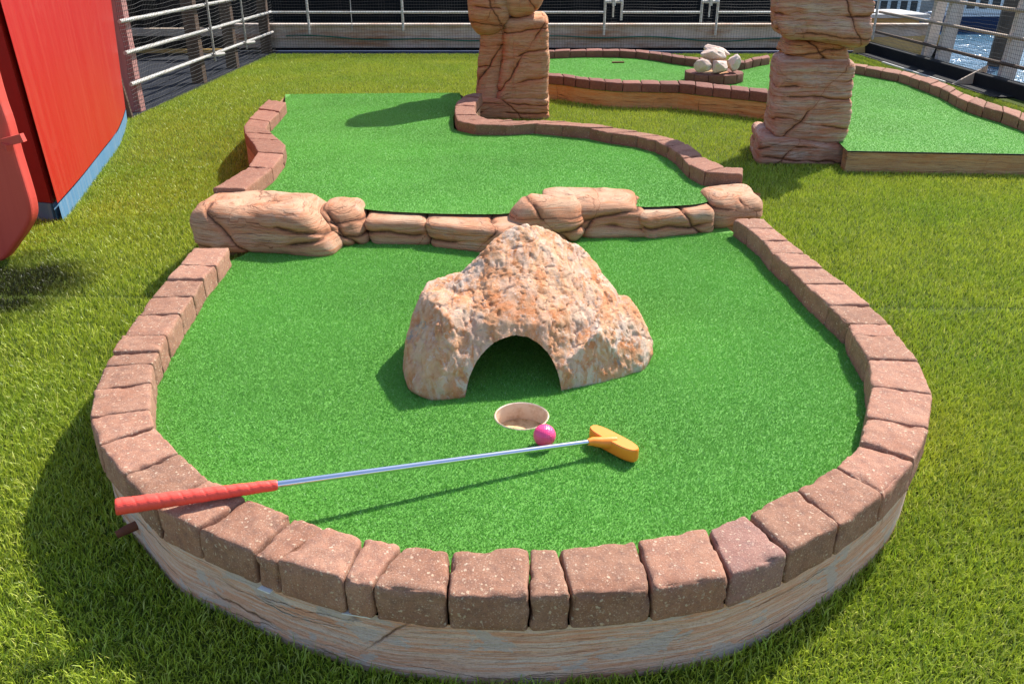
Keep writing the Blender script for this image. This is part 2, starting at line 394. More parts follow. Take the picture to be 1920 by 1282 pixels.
# ------------------------------------------------------------------ bricks
def brick(ii, oi, ij, oj, zt, h, m, label, cat, group, fine=1, r=.010, amp=.0028):
    """ii/oi = inner and outer corner at the first joint, ij/oj at the second"""
    c4 = [Vector(q) for q in (oi, oj, ij, ii)]
    if (c4[1] - c4[0]).cross(c4[3] - c4[0]).z < 0: c4 = [c4[1], c4[0], c4[3], c4[2]]
    cen = sum(c4, Vector()) / 4
    gap = .0024
    c4 = [q + (cen - q).normalized() * gap for q in c4]
    jz = random.uniform(-.0032, .0032); tx, ty = random.uniform(-.02, .02), random.uniform(-.02, .02)
    tops = [Vector((q.x, q.y, q.z + jz + (q.x - cen.x) * tx + (q.y - cen.y) * ty)) for q in c4]
    bots = [Vector((q.x, q.y, q.z - h)) + (q - cen) * .015 for q in c4]
    n = (12, 12, 7) if fine else (4, 4, 2)
    X, F, U = rbox(bots + tops, r, n, 3 if fine else 2)
    me = mesh_of('brick', X, F); N = normals(me); so = np.array([random.uniform(0, 90)] * 3) * [1, .7, 1.3]
    q = X + so
    edge = np.sort(np.minimum(U, 1 - U), axis=1)[:, 1]; ef = np.clip(1 - edge / .22, 0, 1)
    d = fbm(q, 16, 2) * amp * .6 + fbm(q, 70, 3) * amp * .5 - np.clip(fbm(q, 30, 3) - .02, 0, 1) * ef * amp * 3.6
    low = U[:, 2] < .08; d[low] *= .3
    setco(me, X + N * d[:, None])
    o = link_mesh('brick', me, m, None, True)
    return tag(o, label, cat, group)
ORD = ['first', 'second', 'third', 'fourth', 'fifth', 'sixth', 'seventh', 'eighth', 'ninth', 'tenth', 'eleventh', 'twelfth', 'thirteenth', 'fourteenth', 'fifteenth', 'sixteenth', 'seventeenth', 'eighteenth', 'nineteenth', 'twentieth', 'twenty-first', 'twenty-second', 'twenty-third', 'twenty-fourth']
def catmull(pts, k=8):
    pts = [Vector(p) for p in pts]; out = []
    for i in range(len(pts) - 1):
        p0, p1, p2, p3 = pts[max(i - 1, 0)], pts[i], pts[i + 1], pts[min(i + 2, len(pts) - 1)]
        for t in range(k):
            s = t / k
            out.append(.5 * ((2 * p1) + (p2 - p0) * s + (2 * p0 - 5 * p1 + 4 * p2 - p3) * s * s + (3 * p1 - p0 - 3 * p2 + p3) * s ** 3))
    out.append(pts[-1]); return out
def resample(pts, n):
    pts = catmull(pts, 8); L = [0]
    for a, b in zip(pts, pts[1:]): L.append(L[-1] + (b - a).length)
    out = []
    for k in (n if isinstance(n, list) else [i / n for i in range(n + 1)]):
        t = k * L[-1]; j = 0
        while j < len(L) - 2 and L[j + 1] < t: j += 1
        s = (t - L[j]) / max(1e-9, L[j + 1] - L[j]); out.append(pts[j].lerp(pts[j + 1], s))
    return out

# near rim: joints measured as (inner, outer) on the brick tops, from the ledge round the left, front and right
NJ = [((431, 462), (361, 464)), ((406, 496), (335, 495)), ((382, 521), (309, 523)), ((364, 553), (282, 556)), ((340, 588), (257, 590)),
      ((314, 630), (228, 630)), ((301, 657), (207, 662)), ((288, 679), (193, 684)), ((285, 714), (174, 730)), ((283, 766), (166, 782)),
      ((292, 798), (182, 834)), ((338, 846), (228, 888)), ((392, 896), (290, 954)), ((466, 931), (366, 990)), ((548, 963), (474, 1035)),
      ((614, 986), (515, 1052)), ((682, 1006), (642, 1088)), ((756, 1016), (694, 1098)), ((845, 1029), (838, 1116)), ((993, 1024), (993, 1120)),
      ((1045, 1022), (1072, 1116)), ((1193, 1006), (1225, 1102)), ((1324, 983), (1371, 1078)), ((1397, 960), (1481, 1035)), ((1491, 914), (1577, 983)),
      ((1565, 872), (1660, 924)), ((1610, 828), (1718, 862)), ((1622, 779), (1744, 800)), ((1632, 722), (1751, 738)), ((1626, 672), (1724, 677)),
      ((1598, 628), (1686, 631)), ((1588, 604), (1672, 606)), ((1551, 570), (1634, 570)), ((1508, 531), (1588, 530)), ((1480, 501), (1545, 500)),
      ((1448, 474), (1511, 473)), ((1429, 450), (1480, 450)), ((1401, 427), (1453, 427)), ((1374, 409), (1433, 408))]
NI = [P(*a, ZB) for a, b in NJ]; NO = [P(*b, ZB) for a, b in NJ]
# even the width where a measured pair is too thin
for k in range(len(NI)):
    d = NI[k] - NO[k]
    if d.length < .098: NI[k] = NO[k] + d.normalized() * .098 if False else NI[k]
nn = len(NJ) - 1
for k in range(nn):
    if k < 11: lab = 'speckled brown paver in the left rim of the near green, %s from the rock ledge' % ORD[k]
    elif k < 13: lab = ['speckled paver on the near rim just behind the coral red putter grip', 'speckled paver lying directly under the coral red putter grip'][k - 11]
    elif k == 19: lab = 'narrow reddish brown paver in the front rim between two wide square pavers'
    elif k == 22: lab = 'smoother violet grey paver in the front right rim of the near green'
    elif k < 25: lab = 'tumbled brown paver along the front rim, %s to the right of the red grip' % ORD[k - 13]
    else: lab = 'brown paver in the right rim of near green, %s from the right ledge stone' % ORD[nn - 1 - k]
    mt = BR_VIOLET if k in (22,) else BR_NEAR
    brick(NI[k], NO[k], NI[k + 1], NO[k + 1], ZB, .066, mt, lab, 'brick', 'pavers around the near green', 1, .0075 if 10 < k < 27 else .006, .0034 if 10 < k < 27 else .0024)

def row(ipx, opx, n, zf, m, labf, group, h=.06, ext=None, fine=0):
    I = resample([PF(*q, zf) for q in ipx], n); O = resample([PF(*q, zf) for q in opx], n)
    for k in range(len(I) - 1):
        brick(I[k], O[k], I[k + 1], O[k + 1], None, h, m, labf(k), 'brick', group, fine, .007, .002)
    return I, O
# middle green, left rim
MLi = [(460, 352), (510, 315), (531, 290), (537, 275), (530, 265), (507, 247), (498, 236), (519, 214), (537, 193)]
MLo = [(397, 350), (440, 330), (462, 314), (482, 288), (480, 277), (467, 260), (455, 243), (460, 230), (478, 208), (503, 188)]
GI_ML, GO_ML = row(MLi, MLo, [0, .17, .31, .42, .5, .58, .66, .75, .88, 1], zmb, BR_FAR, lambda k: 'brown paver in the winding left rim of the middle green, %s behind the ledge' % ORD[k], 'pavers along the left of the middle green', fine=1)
# middle green, right rim
MRi = [(892, 174), (868, 181), (854, 194), (852, 212), (858, 226), (881, 232), (935, 234), (975, 232), (1016, 231), (1059, 236), (1098, 239), (1141, 248), (1187, 254), (1216, 259), (1255, 275), (1276, 292), (1290, 307), (1320, 322)]
MRo = [(905, 176), (899, 184), (891, 195), (891, 207), (899, 219), (916, 223), (954, 225), (992, 224), (1029, 225), (1073, 228), (1106, 231), (1155, 240), (1193, 245), (1240, 253), (1280, 264), (1304, 279), (1322, 293), (1360, 313)]
GI_MR, GO_MR = row(MRi, MRo, 19, zmb, BR_FAR, lambda k: 'brown paver in the winding right rim of middle green, %s from the left pillar' % ORD[k], 'pavers along the right of the middle green', fine=1)
e0, e1 = PF(1320, 322, zmb), PF(1394, 327, zmb); e2 = PF(1394, 314, zmb); e3 = PF(1360, 312, zmb)
brick(e0, e3, e1, e2, None, .06, BR_FAR, 'brown paver set crosswise at the end of the winding rim, behind the right ledge stone', 'brick', 'pavers along the right of the middle green', 1, .007, .002)
# far course rims
zr = lambda y: ZRB
FFo = [(1000, 139), (1030, 142), (1059, 144), (1089, 149), (1120, 152), (1150, 155), (1183, 156), (1248, 157), (1280, 158), (1312, 162), (1345, 165), (1396, 170), (1440, 175)]
FFi = [(1000, 133), (1030, 137), (1062, 139), (1095, 144), (1120, 147), (1150, 149), (1183, 149), (1248, 150), (1280, 151), (1312, 154), (1345, 157), (1396, 162), (1440, 166)]
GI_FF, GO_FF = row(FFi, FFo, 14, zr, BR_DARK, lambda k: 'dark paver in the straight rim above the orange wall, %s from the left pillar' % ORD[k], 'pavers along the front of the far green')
FBi = [(1010, 98), (1044, 96.5), (1103, 94.5), (1145, 95), (1187, 96), (1234, 101.5), (1267, 107), (1316, 112.5), (1350, 117), (1387, 118), (1422, 111), (1445, 107)]
FBo = [(1010, 94), (1044, 93), (1103, 91), (1145, 91.5), (1187, 92), (1234, 96.5), (1267, 102), (1316, 107.5), (1350, 112), (1390, 113), (1415, 107), (1440, 103)]
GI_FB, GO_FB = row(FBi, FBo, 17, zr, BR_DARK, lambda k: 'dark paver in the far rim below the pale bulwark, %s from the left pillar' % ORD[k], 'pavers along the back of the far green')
FRi = [(1560, 117), (1610, 124), (1636, 130), (1666, 134), (1694, 140), (1724, 151), (1765, 166), (1791, 180), (1815, 191), (1846, 201), (1888, 213), (1920, 225), (1975, 246)]
FRo = [(1560, 113), (1609, 119), (1640, 123.5), (1681, 130), (1706, 135), (1738, 144), (1772, 155), (1805, 172), (1829, 181), (1855, 192), (1888, 202), (1920, 211), (1985, 232)]
GI_FR, GO_FR = row(FRi, FRo, 16, zr, BR_FAR, lambda k: 'brown paver in the sloping rim by the water, %s from the right pillar' % ORD[k], 'pavers along the right of the far green')

# ------------------------------------------------------------------ courses: base walls and carpets
def offset_in(pts, cen, d): return [p + (Vector((cen[0], cen[1], p.z)) - p).normalized() * d for p in pts]
def extrude_wall(poly, z0f, z1f, name, m, label, cat, div=8):
    """closed prism from plan polygon; z functions of the point"""
    n = len(poly); v, f = [], []
    for k in range(div + 1):
        for p in poly:
            a, b = z0f(p), z1f(p); v.append((p.x, p.y, a + (b - a) * k / div))
    for k in range(div):
        for i in range(n):
            j = (i + 1) % n; f.append((k * n + i, k * n + j, (k + 1) * n + j, (k + 1) * n + i))
    mb = MB(); mb.add(v, f)
    me = bpy.data.meshes.new(name); me.from_pydata(mb.v, [], mb.f); me.update()
    bm = bmesh.new(); bm.from_mesh(me); bmesh.ops.recalc_face_normals(bm, faces=bm.faces)
    bmesh.ops.triangulate(bm, faces=[q for q in bm.faces if len(q.verts) > 4]); bm.to_mesh(me); bm.free()
    return tag(link_mesh(name, me, m, None, False), label, cat)
def fill(loops, zf, name, m, bis=None, **tg):
    bm = bmesh.new(); es = []
    for lp in loops:
        vs_ = [bm.verts.new((p.x, p.y, 0)) for p in lp]
        es += [bm.edges.new((vs_[i], vs_[(i + 1) % len(vs_)])) for i in range(len(vs_))]
    bmesh.ops.triangle_fill(bm, use_beauty=True, use_dissolve=False, edges=es)
    for y in bis or []:
        bmesh.ops.bisect_plane(bm, geom=bm.verts[:] + bm.edges[:] + bm.faces[:], plane_co=(0, y, 0), plane_no=(0, 1, 0))
    for v in bm.verts: v.co.z = zf(v.co.y)
    bmesh.ops.recalc_face_normals(bm, faces=bm.faces)
    for fc in bm.faces:
        if fc.normal.z < 0: fc.normal_flip()
    me = bpy.data.meshes.new(name); bm.to_mesh(me); bm.free()
    o = link_mesh(name, me, m, None, False); tag(o, **tg); return o
def inside(poly, X):
    x, y = X[:, 0], X[:, 1]; r = np.zeros(len(X), bool); n = len(poly); j = n - 1
    for i in range(n):
        xi, yi, xj, yj = poly[i].x, poly[i].y, poly[j].x, poly[j].y
        c = ((yi > y) != (yj > y)) & (x < (xj - xi) * (y - yi) / (yj - yi + 1e-12) + xi); r ^= c; j = i
    return r

# near course
NOs = catmull(NO, 6); NIs = catmull(NI, 6)
near_out = offset_in(NOs, (0.02, 1.75), .014)
near_poly = near_out
extrude_wall(near_poly, lambda p: -.01, lambda p: ZG - .006, 'base_wall', ST_WALL, 'low curved wall painted like banded sandstone under the front ring of pavers', 'wall')
hc = P(978, 780, ZG); HR = .0535
hole = [Vector((hc.x + HR * math.cos(a), hc.y + HR * math.sin(a), 0)) for a in np.linspace(0, 2 * math.pi, 49)[:-1]]
near_green = offset_in(NIs, (0.02, 1.75), -.03)
near_green = [Vector((p.x, p.y, 0)) for p in near_green]
near_green = near_green + [Vector((.73, 2.86, 0)), Vector((-.72, 2.80, 0))]
fill([near_green, hole], lambda y: ZG, 'near_putting_green', GREEN, kind='structure')
# cup
cup = empty('golf_cup', (hc.x, hc.y, ZG - .10), 'pale dirty plastic golf cup sunk in the near green beside the pink ball', 'golf hole')
mb = MB(); n = 48; v = []; f = []
prof = [(HR - .001, -.095), (HR - .0005, -.004), (HR - .0005, .001), (HR + .0015, .0025), (HR + .0035, .001), (HR + .0035, -.006)]
for r_, z_ in prof:
    for k in range(n):
        a = 2 * math.pi * k / n; v.append((hc.x + r_ * math.cos(a), hc.y + r_ * math.sin(a), ZG + z_))
for i in range(len(prof) - 1):
    for k in range(n): f.append((i * n + k, i * n + (k + 1) % n, (i + 1) * n + (k + 1) % n, (i + 1) * n + k))
mb.add(v, f).build('sleeve', CUP, cup, True)
mb = MB(); mb.add([(hc.x + (HR - .001) * math.cos(2 * math.pi * k / n), hc.y + (HR - .001) * math.sin(2 * math.pi * k / n), ZG - .037) for k in range(n)], [tuple(range(n))])
mb.build('cup_floor', CUPF, cup)

# middle course
b0 = PF(535, 177, zmg); b1 = PF(862, 174.5, zmg)
cenM = (0.0, 3.6)
mid_l = list(GO_ML); mid_r = list(GO_MR)
mid_poly = [Vector((-.90, 2.90, 0)), Vector((.90, 3.0, 0)), Vector((e1.x - .03, e1.y + .02, 0))] + list(reversed(catmull(mid_r[1:], 4))) + [Vector((b1.x, b1.y, 0)), Vector((b0.x, b0.y, 0))] + list(reversed(catmull(mid_l, 4)))
mid_poly = [Vector((p.x, p.y, 0)) for p in mid_poly]
extrude_wall(offset_in(mid_poly, cenM, .008), lambda p: -.01, lambda p: zmg(p.y) - .006, 'base_wall', ST_LEDGE, 'raised painted base wall under the middle green, seen beneath its winding left rim', 'wall', 6)
mfront = [P(*q, .205) for q in ((420, 380), (560, 372), (640, 384), (700, 394), (760, 398), (850, 401), (965, 399), (1040, 375), (1150, 372), (1195, 387), (1260, 386), (1322, 379), (1370, 350))]
mg = catmull(mfront, 4) + [p for p in [Vector((e0.x + .03, e0.y + .03, 0))]] + list(reversed(offset_in(catmull(GI_MR[1:], 4), cenM, -.03))) + [b1, b0] + list(reversed(offset_in(catmull(GI_ML, 4), cenM, -.025)))
mg = [Vector((p.x, p.y, 0)) for p in mg]
mid_green_poly = mg
fill([mg], zmg, 'middle_putting_green', GREEN, [2.80, MF], kind='structure')

# far course
pr0 = P(1590, 284, ZR); pr1 = P(1920, 290, ZR)
pr2 = Vector((4.2, pr1.y + (4.2 - pr1.x) * (pr1.y - pr0.y) / (pr1.x - pr0.x), 0))
hid = [Vector((2.35, 7.25, ZRB)), Vector((2.6, 7.2, ZRB))]
ffo = catmull(GO_FF, 3); fbo = catmull(GO_FB, 3); fro = catmull(GO_FR, 3)
left_close = [Vector((.02, 6.75, 0)), Vector((.0, 7.2, 0))]
far_poly = list(ffo) + [Vector((1.75, 5.2, 0)), pr0, pr1, pr2] + list(reversed(fro)) + hid[::-1] + list(reversed(fbo)) + left_close[::-1]
far_poly = [Vector((p.x, p.y, 0)) for p in far_poly]
fill([far_poly], lambda y: ZR, 'far_putting_green', GREEN, kind='structure')
def strip_wall(pts, z0, z1, th, name, m, label, cat='wall'):
    pts = [Vector((p.x, p.y, 0)) for p in pts]; v = []; f = []
    for i, p in enumerate(pts):
        t = (pts[min(i + 1, len(pts) - 1)] - pts[max(i - 1, 0)]).normalized(); nrm = Vector((t.y, -t.x, 0))
        v += [(p.x, p.y, z0), (p.x, p.y, z1), (p.x - nrm.x * th, p.y - nrm.y * th, z1), (p.x - nrm.x * th, p.y - nrm.y * th, z0)]
    for i in range(len(pts) - 1):
        for k in range(4): f.append((i * 4 + k, (i + 1) * 4 + k, (i + 1) * 4 + (k + 1) % 4, i * 4 + (k + 1) % 4))
    f += [(0, 1, 2, 3), tuple((len(pts) - 1) * 4 + k for k in (3, 2, 1, 0))]
    o = MB().add(v, f).build(name, m); return tag(o, label, cat)
w = [p + Vector((0, .008, 0)) for p in ffo]
strip_wall(w, -.01, ZRB - .061, .10, 'base_wall', ST_ORANGE, 'orange cracked sandstone wall under the straight rim between the two pillars')
strip_wall([pr0, pr1, pr2], -.01, ZR - .005, .08, 'base_wall', ST_TIMBER, 'low brown banded wall running from the right pillar along the bare green edge')
MB().bar(pr0 + Vector((0, .002, -.001)), pr2 + Vector((0, .002, ZR - .001)), .008, .005).build('edge_strip', BLACK)
tag(bpy.context.scene.objects['edge_strip'], 'thin black edging strip on top of the low brown wall', 'edging')
strip_wall([p + Vector((0, 0, 0)) for p in reversed(fro)], -.01, ZRB - .061, .09, 'base_wall', ST_ORANGE, 'base wall under the sloping rim of pavers by the water')
strip_wall([p for p in reversed(fbo)], -.01, ZRB - .061, .09, 'base_wall', ST_ORANGE, 'base wall under the far rim of pavers below the bulwark')

# ------------------------------------------------------------------ sculpted stones
def stone(corners, r, m, name, parent=None, low=.012, strata=.004, sfreq=44, n=(30, 16, 26), seed=0, label=None, cat=None, group=None):
    X, F, U = rbox(corners, r, n, 5)
    me = mesh_of(name, X, F); N = normals(me); q = X + seed * 7.7
    d = fbm(q, 4.5, 3) * low * 1.3 + fbm(q, 14, 2) * low * .35
    zz = q * [1.2, 1.2, sfreq] + np.stack([np.zeros(len(q)), np.zeros(len(q)), fbm(q, 3, 2) * 1.6], 1)
    sn = perlin(zz); side = np.clip(1 - np.abs(N[:, 2]) * 1.1, 0, 1)
    d += -np.clip(.12 - np.abs(sn), 0, 1) / .12 * strata * side + sn * strata * .45 * side
    ck = perlin(q * [5, 5, 1.1] + 31); d += -np.clip(.035 - np.abs(ck), 0, 1) / .035 * strata * .9 * side
    g_ = np.random.default_rng(900 + seed); lo, hi = X.min(0), X.max(0); sz = hi - lo; cen = (lo + hi) / 2
    hgt = sz[2]; tall = hgt > .18
    fr = [.24, .50, .76] if tall else ([.36, .68] if hgt > .11 else [.55]); F_ = []
    for q_ in fr:
        nv = np.array([g_.normal(0, .10), g_.normal(0, .06), 1.]); F_.append(((X - cen) @ nv) - (q_ - .5 + g_.uniform(-.07, .07)) * hgt + fbm(X + seed + q_ * 9, 7, 3) * .016)
    nv = np.array([1., .15, g_.choice([-.7, .55, .8]) if tall else g_.choice([-.9, .9])]); nv /= np.linalg.norm(nv)
    F_.append(((X - cen) @ nv) - g_.uniform(-.22, .22) * sz[0] + fbm(X + seed * 3.1, 8, 3) * .020)
    at_ = []
    for k_, f_ in enumerate(F_[:4]):
        pen = np.clip(fbm(X * [1, 1, .5] + seed * 5 + k_ * 11, 5, 2) + (.02 if k_ < len(F_) - 1 else -.12), 0, 1) * .05
        f_ = f_ + np.where(f_ >= 0, 1, -1) * pen; at_.append(f_)
        d -= np.exp(-(f_ / .0065) ** 2) * (.012 if tall else .008)
    for k_, f_ in enumerate(at_):
        me.attributes.new('joint_%d' % k_, 'FLOAT', 'POINT').data.foreach_set('value', (f_ + 1).astype(np.float32))
    setco(me, X + N * d[:, None])
    o = link_mesh(name, me, m, parent, True)
    return tag(o, label, cat, group)
def ledge(bl, br, tl, tr, depth, inset, label, r=(.05, .05, .04), seed=0, low=.010, zb=ZG - .012, tf=.78, zt=None):
    """front foot in pixels, back of the crown in pixels"""
    A, B = P(*bl, zb + .012), P(*br, zb + .012); A.z = B.z = zb
    t = (B - A); nrm = Vector((-t.y, t.x, 0)).normalized() * depth
    TL, TR = PY(*tl, A.y + depth * tf), PY(*tr, B.y + depth * tf)
    C = [A, B, B + nrm, A + nrm]
    if zt: TL.z = TR.z = zt
    i = Vector((-t.y, t.x, 0)).normalized() * inset
    T = [Vector((TL.x, A.y, TL.z)) + i, Vector((TR.x, B.y, TR.z)) + i, Vector((TR.x, B.y + depth, TR.z)), Vector((TL.x, A.y + depth, TL.z))]
    return stone(C + T, r, ST_LEDGE, 'ledge_stone', None, low, .0030, 44, (60, 20, 34), seed, label, 'rock', 'banded stones of the ledge')
ledge((350, 470), (630, 487), (384, 364), (588, 366), .32, .05, 'largest banded ledge stone, at the left end above the row of pavers', (.055, .05, .05), 1, .012)
ledge((640, 470), (712, 459), (600, 373), (694, 371), .22, .04, 'rounded tan ledge stone just right of the large left boulder', (.05, .07, .06), 2, .010)
ledge((696, 459), (812, 461), (692, 395), (808, 400), .24, .012, 'low flat banded ledge stone, left one of the two low ones', (.03, .03, .025), 3, .0015, zt=.197)
ledge((805, 463), (985, 485), (800, 402), (975, 399), .26, .012, 'low orange ledge stone partly hidden behind the tunnel rock', (.03, .03, .025), 4, .0015, zt=.197)
ledge((945, 470), (1113, 458), (968, 364), (1098, 362), .20, .05, 'grey pink rounded ledge stone directly behind the tunnel rock peak', (.06, .07, .06), 5, .010)
ledge((1095, 450), (1250, 448), (1004, 351), (1190, 354), .26, .04, 'flat topped slab stone rising behind the middle of the ledge', (.06, .06, .04), 6, .009, tf=.85)
ledge((1215, 450), (1345, 436), (1190, 389), (1330, 384), .17, .014, 'low banded ledge stone just left of the right end stone', (.03, .03, .025), 7, .0012, zt=.197)
ledge((1330, 434), (1440, 424), (1318, 345), (1420, 346), .26, .03, 'tall blocky ledge stone at the right end of the ledge', (.05, .06, .05), 8, .009)

def block(bl, br, tl, tr, y, depth, m, name, parent, r=(.06, .06, .05), seed=0, z0=None, z1=None, low=.014, yt=None, label=None, fl=0):
    A, B, T, Q = PY(*bl, y), PY(*br, y), PY(*tl, yt or y), PY(*tr, yt or y)
    if z0 is not None: A.z = B.z = z0
    if z1 is not None: T.z = Q.z = z1
    dv = Vector((0, depth, 0)); A2, T2 = A + dv, T + dv
    if fl:
        k_ = (y + depth) / y; A2.x *= k_; T2.x *= k_; A.x += fl; T.x += fl
    o = stone([A, B, B + dv, A2, T, Q, Q + dv, T2], r, m, name, parent, low, .0050, 34, (54, 24, 70), seed)
    if label: o['label'] = label
    return o
yp = 4.22
pr = empty('rock_pillar', (PY(1500, 300, yp + .2).x, yp + .2, 0), 'stacked red grey sandstone pillar at the corner of the right green', 'rock pillar', 'stacked rock pillars')
block((1398, 300), (1592, 318), (1404, 256), (1594, 274), yp, .46, ST_PILLAR2, 'plinth', pr, (.05, .05, .03), 11, z0=-.01, low=.010, fl=.05)
block((1424, 268), (1594, 276), (1440, 108), (1612, 112), yp + .03, .40, ST_PILLAR2, 'lower_block', pr, (.07, .07, .05), 12, low=.012, fl=.05)
block((1448, 112), (1602, 118), (1462, 74), (1585, 80), yp + .06, .34, ST_PILLAR, 'neck_block', pr, (.06, .06, .03), 13, low=.010, fl=.05)
block((1440, 74), (1642, 94), (1440, -40), (1654, -40), yp - .03, .46, ST_PILLAR2, 'upper_block', pr, (.06, .07, .06), 14, low=.014, fl=.05)
block((1480, -36), (1650, -36), (1530, -150), (1660, -150), yp, .38, ST_PILLAR2, 'cap_block', pr, (.08, .09, .09), 15, z1=1.34)
yl = 5.42
pl = empty('rock_pillar', (PY(960, 200, yl + .2).x, yl + .22, 0), 'orange sandstone pillar of stacked boulders standing behind the middle green', 'rock pillar', 'stacked rock pillars')
block((890, 222), (1031, 222), (892, 186), (1031, 184), yl, .48, ST_PILLAR, 'plinth', pl, (.04, .04, .03), 21, z0=-.01, low=.008)
block((889, 196), (936, 196), (903, 44), (952, 34), yl + .04, .40, ST_PILLAR, 'side_block', pl, (.05, .05, .04), 22, low=.010)
block((930, 194), (1028, 192), (945, 38), (1030, 30), yl + .01, .42, ST_PILLAR, 'main_block', pl, (.045, .06, .04), 23, low=.010)
block((880, 74), (950, 70), (868, -60), (960, -60), yl - .05, .38, ST_PILLAR, 'side_boulder', pl, (.12, .12, .14), 24, low=.012)
block((950, 36), (1012, 30), (915, -70), (1046, -70), yl - .02, .44, ST_PILLAR, 'upper_boulder', pl, (.09, .10, .09), 25, low=.012)
block((912, -70), (1040, -70), (930, -170), (1020, -170), yl, .40, ST_PILLAR, 'cap_boulder', pl, (.11, .11, .12), 26, z1=1.45)

# ------------------------------------------------------------------ tunnel rock
zb_ = .112
def hull_into(bm_all, pts):
    b = bmesh.new()
    for p in pts: b.verts.new(tuple(p))
    h_ = bmesh.ops.convex_hull(b, input=b.verts[:]); bmesh.ops.delete(b, geom=list({g for g in h_['geom_interior'] if isinstance(g, bmesh.types.BMVert)}), context='VERTS')
    bmesh.ops.triangulate(b, faces=b.faces); t = bpy.data.meshes.new('t'); b.to_mesh(t); b.free(); bm_all.from_mesh(t); bpy.data.meshes.remove(t)
bm = bmesh.new()
Q_ = lambda *l: [PY(*q) for q in l]
hull_into(bm, [(-.12, 1.60, zb_), (-.15, 1.75, zb_), (-.16, 2.0, zb_), (-.05, 2.18, zb_), (.12, 2.16, zb_), (.22, 2.05, zb_), (.25, 1.85, zb_), (.20, 1.68, zb_), (.10, 1.632, zb_)]
    + Q_((985, 422, 1.93), (948, 436, 1.91), (1028, 428, 1.95), (1078, 453, 1.95), (1108, 477, 1.93), (1140, 522, 1.89), (900, 476, 1.88), (868, 515, 1.84), (900, 605, 1.680), (1010, 606, 1.690), (1050, 690, 1.650), (845, 690, 1.620), (1140, 600, 1.765), (960, 560, 1.745), (1166, 572, 1.85), (1190, 600, 1.82), (826, 540, 1.83), (800, 600, 1.73)))
hull_into(bm, [(-.165, 1.592, zb_), (-.225, 1.645, zb_), (-.252, 1.74, zb_), (-.105, 1.602, zb_), (-.245, 1.95, zb_), (-.12, 2.02, zb_), (-.08, 1.75, zb_)]
    + Q_((800, 524, 1.86), (864, 509, 1.90), (786, 546, 1.82), (757, 640, 1.73), (757, 700, 1.665), (780, 735, 1.60), (842, 600, 1.66), (815, 640, 1.64), (828, 705, 1.605), (895, 560, 1.75)))
hull_into(bm, [(.10, 1.632, zb_), (.2, 1.672, zb_), (.30, 1.735, zb_), (.328, 1.80, zb_), (.31, 1.98, zb_), (.2, 2.1, zb_), (.08, 1.8, zb_)]
    + Q_((1150, 549, 1.90), (1182, 560, 1.86), (1205, 598, 1.82), (1223, 650, 1.79), (1120, 620, 1.705), (1050, 690, 1.645), (1200, 690, 1.725)))
bmesh.ops.triangulate(bm, faces=bm.faces)
me = bpy.data.meshes.new('tmp'); bm.to_mesh(me); bm.free()
tmp = bpy.data.objects.new('tmp', me); COL.objects.link(tmp)
md = tmp.modifiers.new('r', 'REMESH'); md.mode = 'VOXEL'; md.voxel_size = .0042
md = tmp.modifiers.new('s', 'SMOOTH'); md.factor = .5; md.iterations = 12
# tunnel cutter
bm = bmesh.new(); cx0 = -.003; rx, rz = .100, .128; prof = []
for k in range(25):
    a = math.pi * k / 24; prof.append((cx0 + rx * math.cos(a) * (1 + .08 * (1 - math.sin(a))), ZG - .02 + (.02 + rz) * math.sin(a) ** .8))
front = [bm.verts.new((x, 1.45, z)) for x, z in prof]; back = [bm.verts.new((x * .9 + .02, 1.99, ZG - .02 + (z - ZG + .02) * .8)) for x, z in prof]
bm.faces.new(front); bm.faces.new(back[::-1])
for k in range(25): bm.faces.new((front[k], back[k], back[(k + 1) % 25], front[(k + 1) % 25]))
bmesh.ops.recalc_face_normals(bm, faces=bm.faces)
cme = bpy.data.meshes.new('cut'); bm.to_mesh(cme); bm.free(); cut = bpy.data.objects.new('cut', cme); COL.objects.link(cut)
dg = bpy.context.evaluated_depsgraph_get(); dg.update()
me2 = bpy.data.meshes.new_from_object(tmp.evaluated_get(dg))
X = getco(me2); N = normals(me2)
d = fbm(X, 6, 2) * .009 + fbm(X * [1.5, 1, .8] + 9, 26, 4) * .0034 - np.abs(fbm(X * [1.6, .9, .9] + 4, 10, 3)) * .006 + fbm(X * [1.4, 1, .8] + 2, 60, 4) * .0013 - np.clip(np.abs(fbm(X * [1.8, 1.2, .6] + 21, 20, 3)) * -1 + .10, 0, 1) / .10 * .0035 + .003
ridge = -np.clip(.06 - np.abs(fbm(X * [1.6, 1, .7] + 3, 9, 2)), 0, 1) / .06 * .003; d += ridge
d *= np.clip((X[:, 2] - .112) / .03, .15, 1)
setco(me2, X + N * d[:, None])
t2 = bpy.data.objects.new('tmp2', me2); COL.objects.link(t2)
md = t2.modifiers.new('b', 'BOOLEAN'); md.operation = 'DIFFERENCE'; md.object = cut; md.solver = 'EXACT'
dg = bpy.context.evaluated_depsgraph_get(); dg.update()
me3 = bpy.data.meshes.new_from_object(t2.evaluated_get(dg)); me3.materials.clear()
for o in (tmp, cut, t2): bpy.data.objects.remove(o)
for m_ in (me, cme, me2): bpy.data.meshes.remove(m_)
tr = link_mesh('tunnel_rock', me3, ROCK, None, True)
try: me3.set_sharp_from_angle(angle=R(50))
except Exception: pass
tag(tr, 'orange and white hollow rock with an arched tunnel standing on the near green', 'rock')

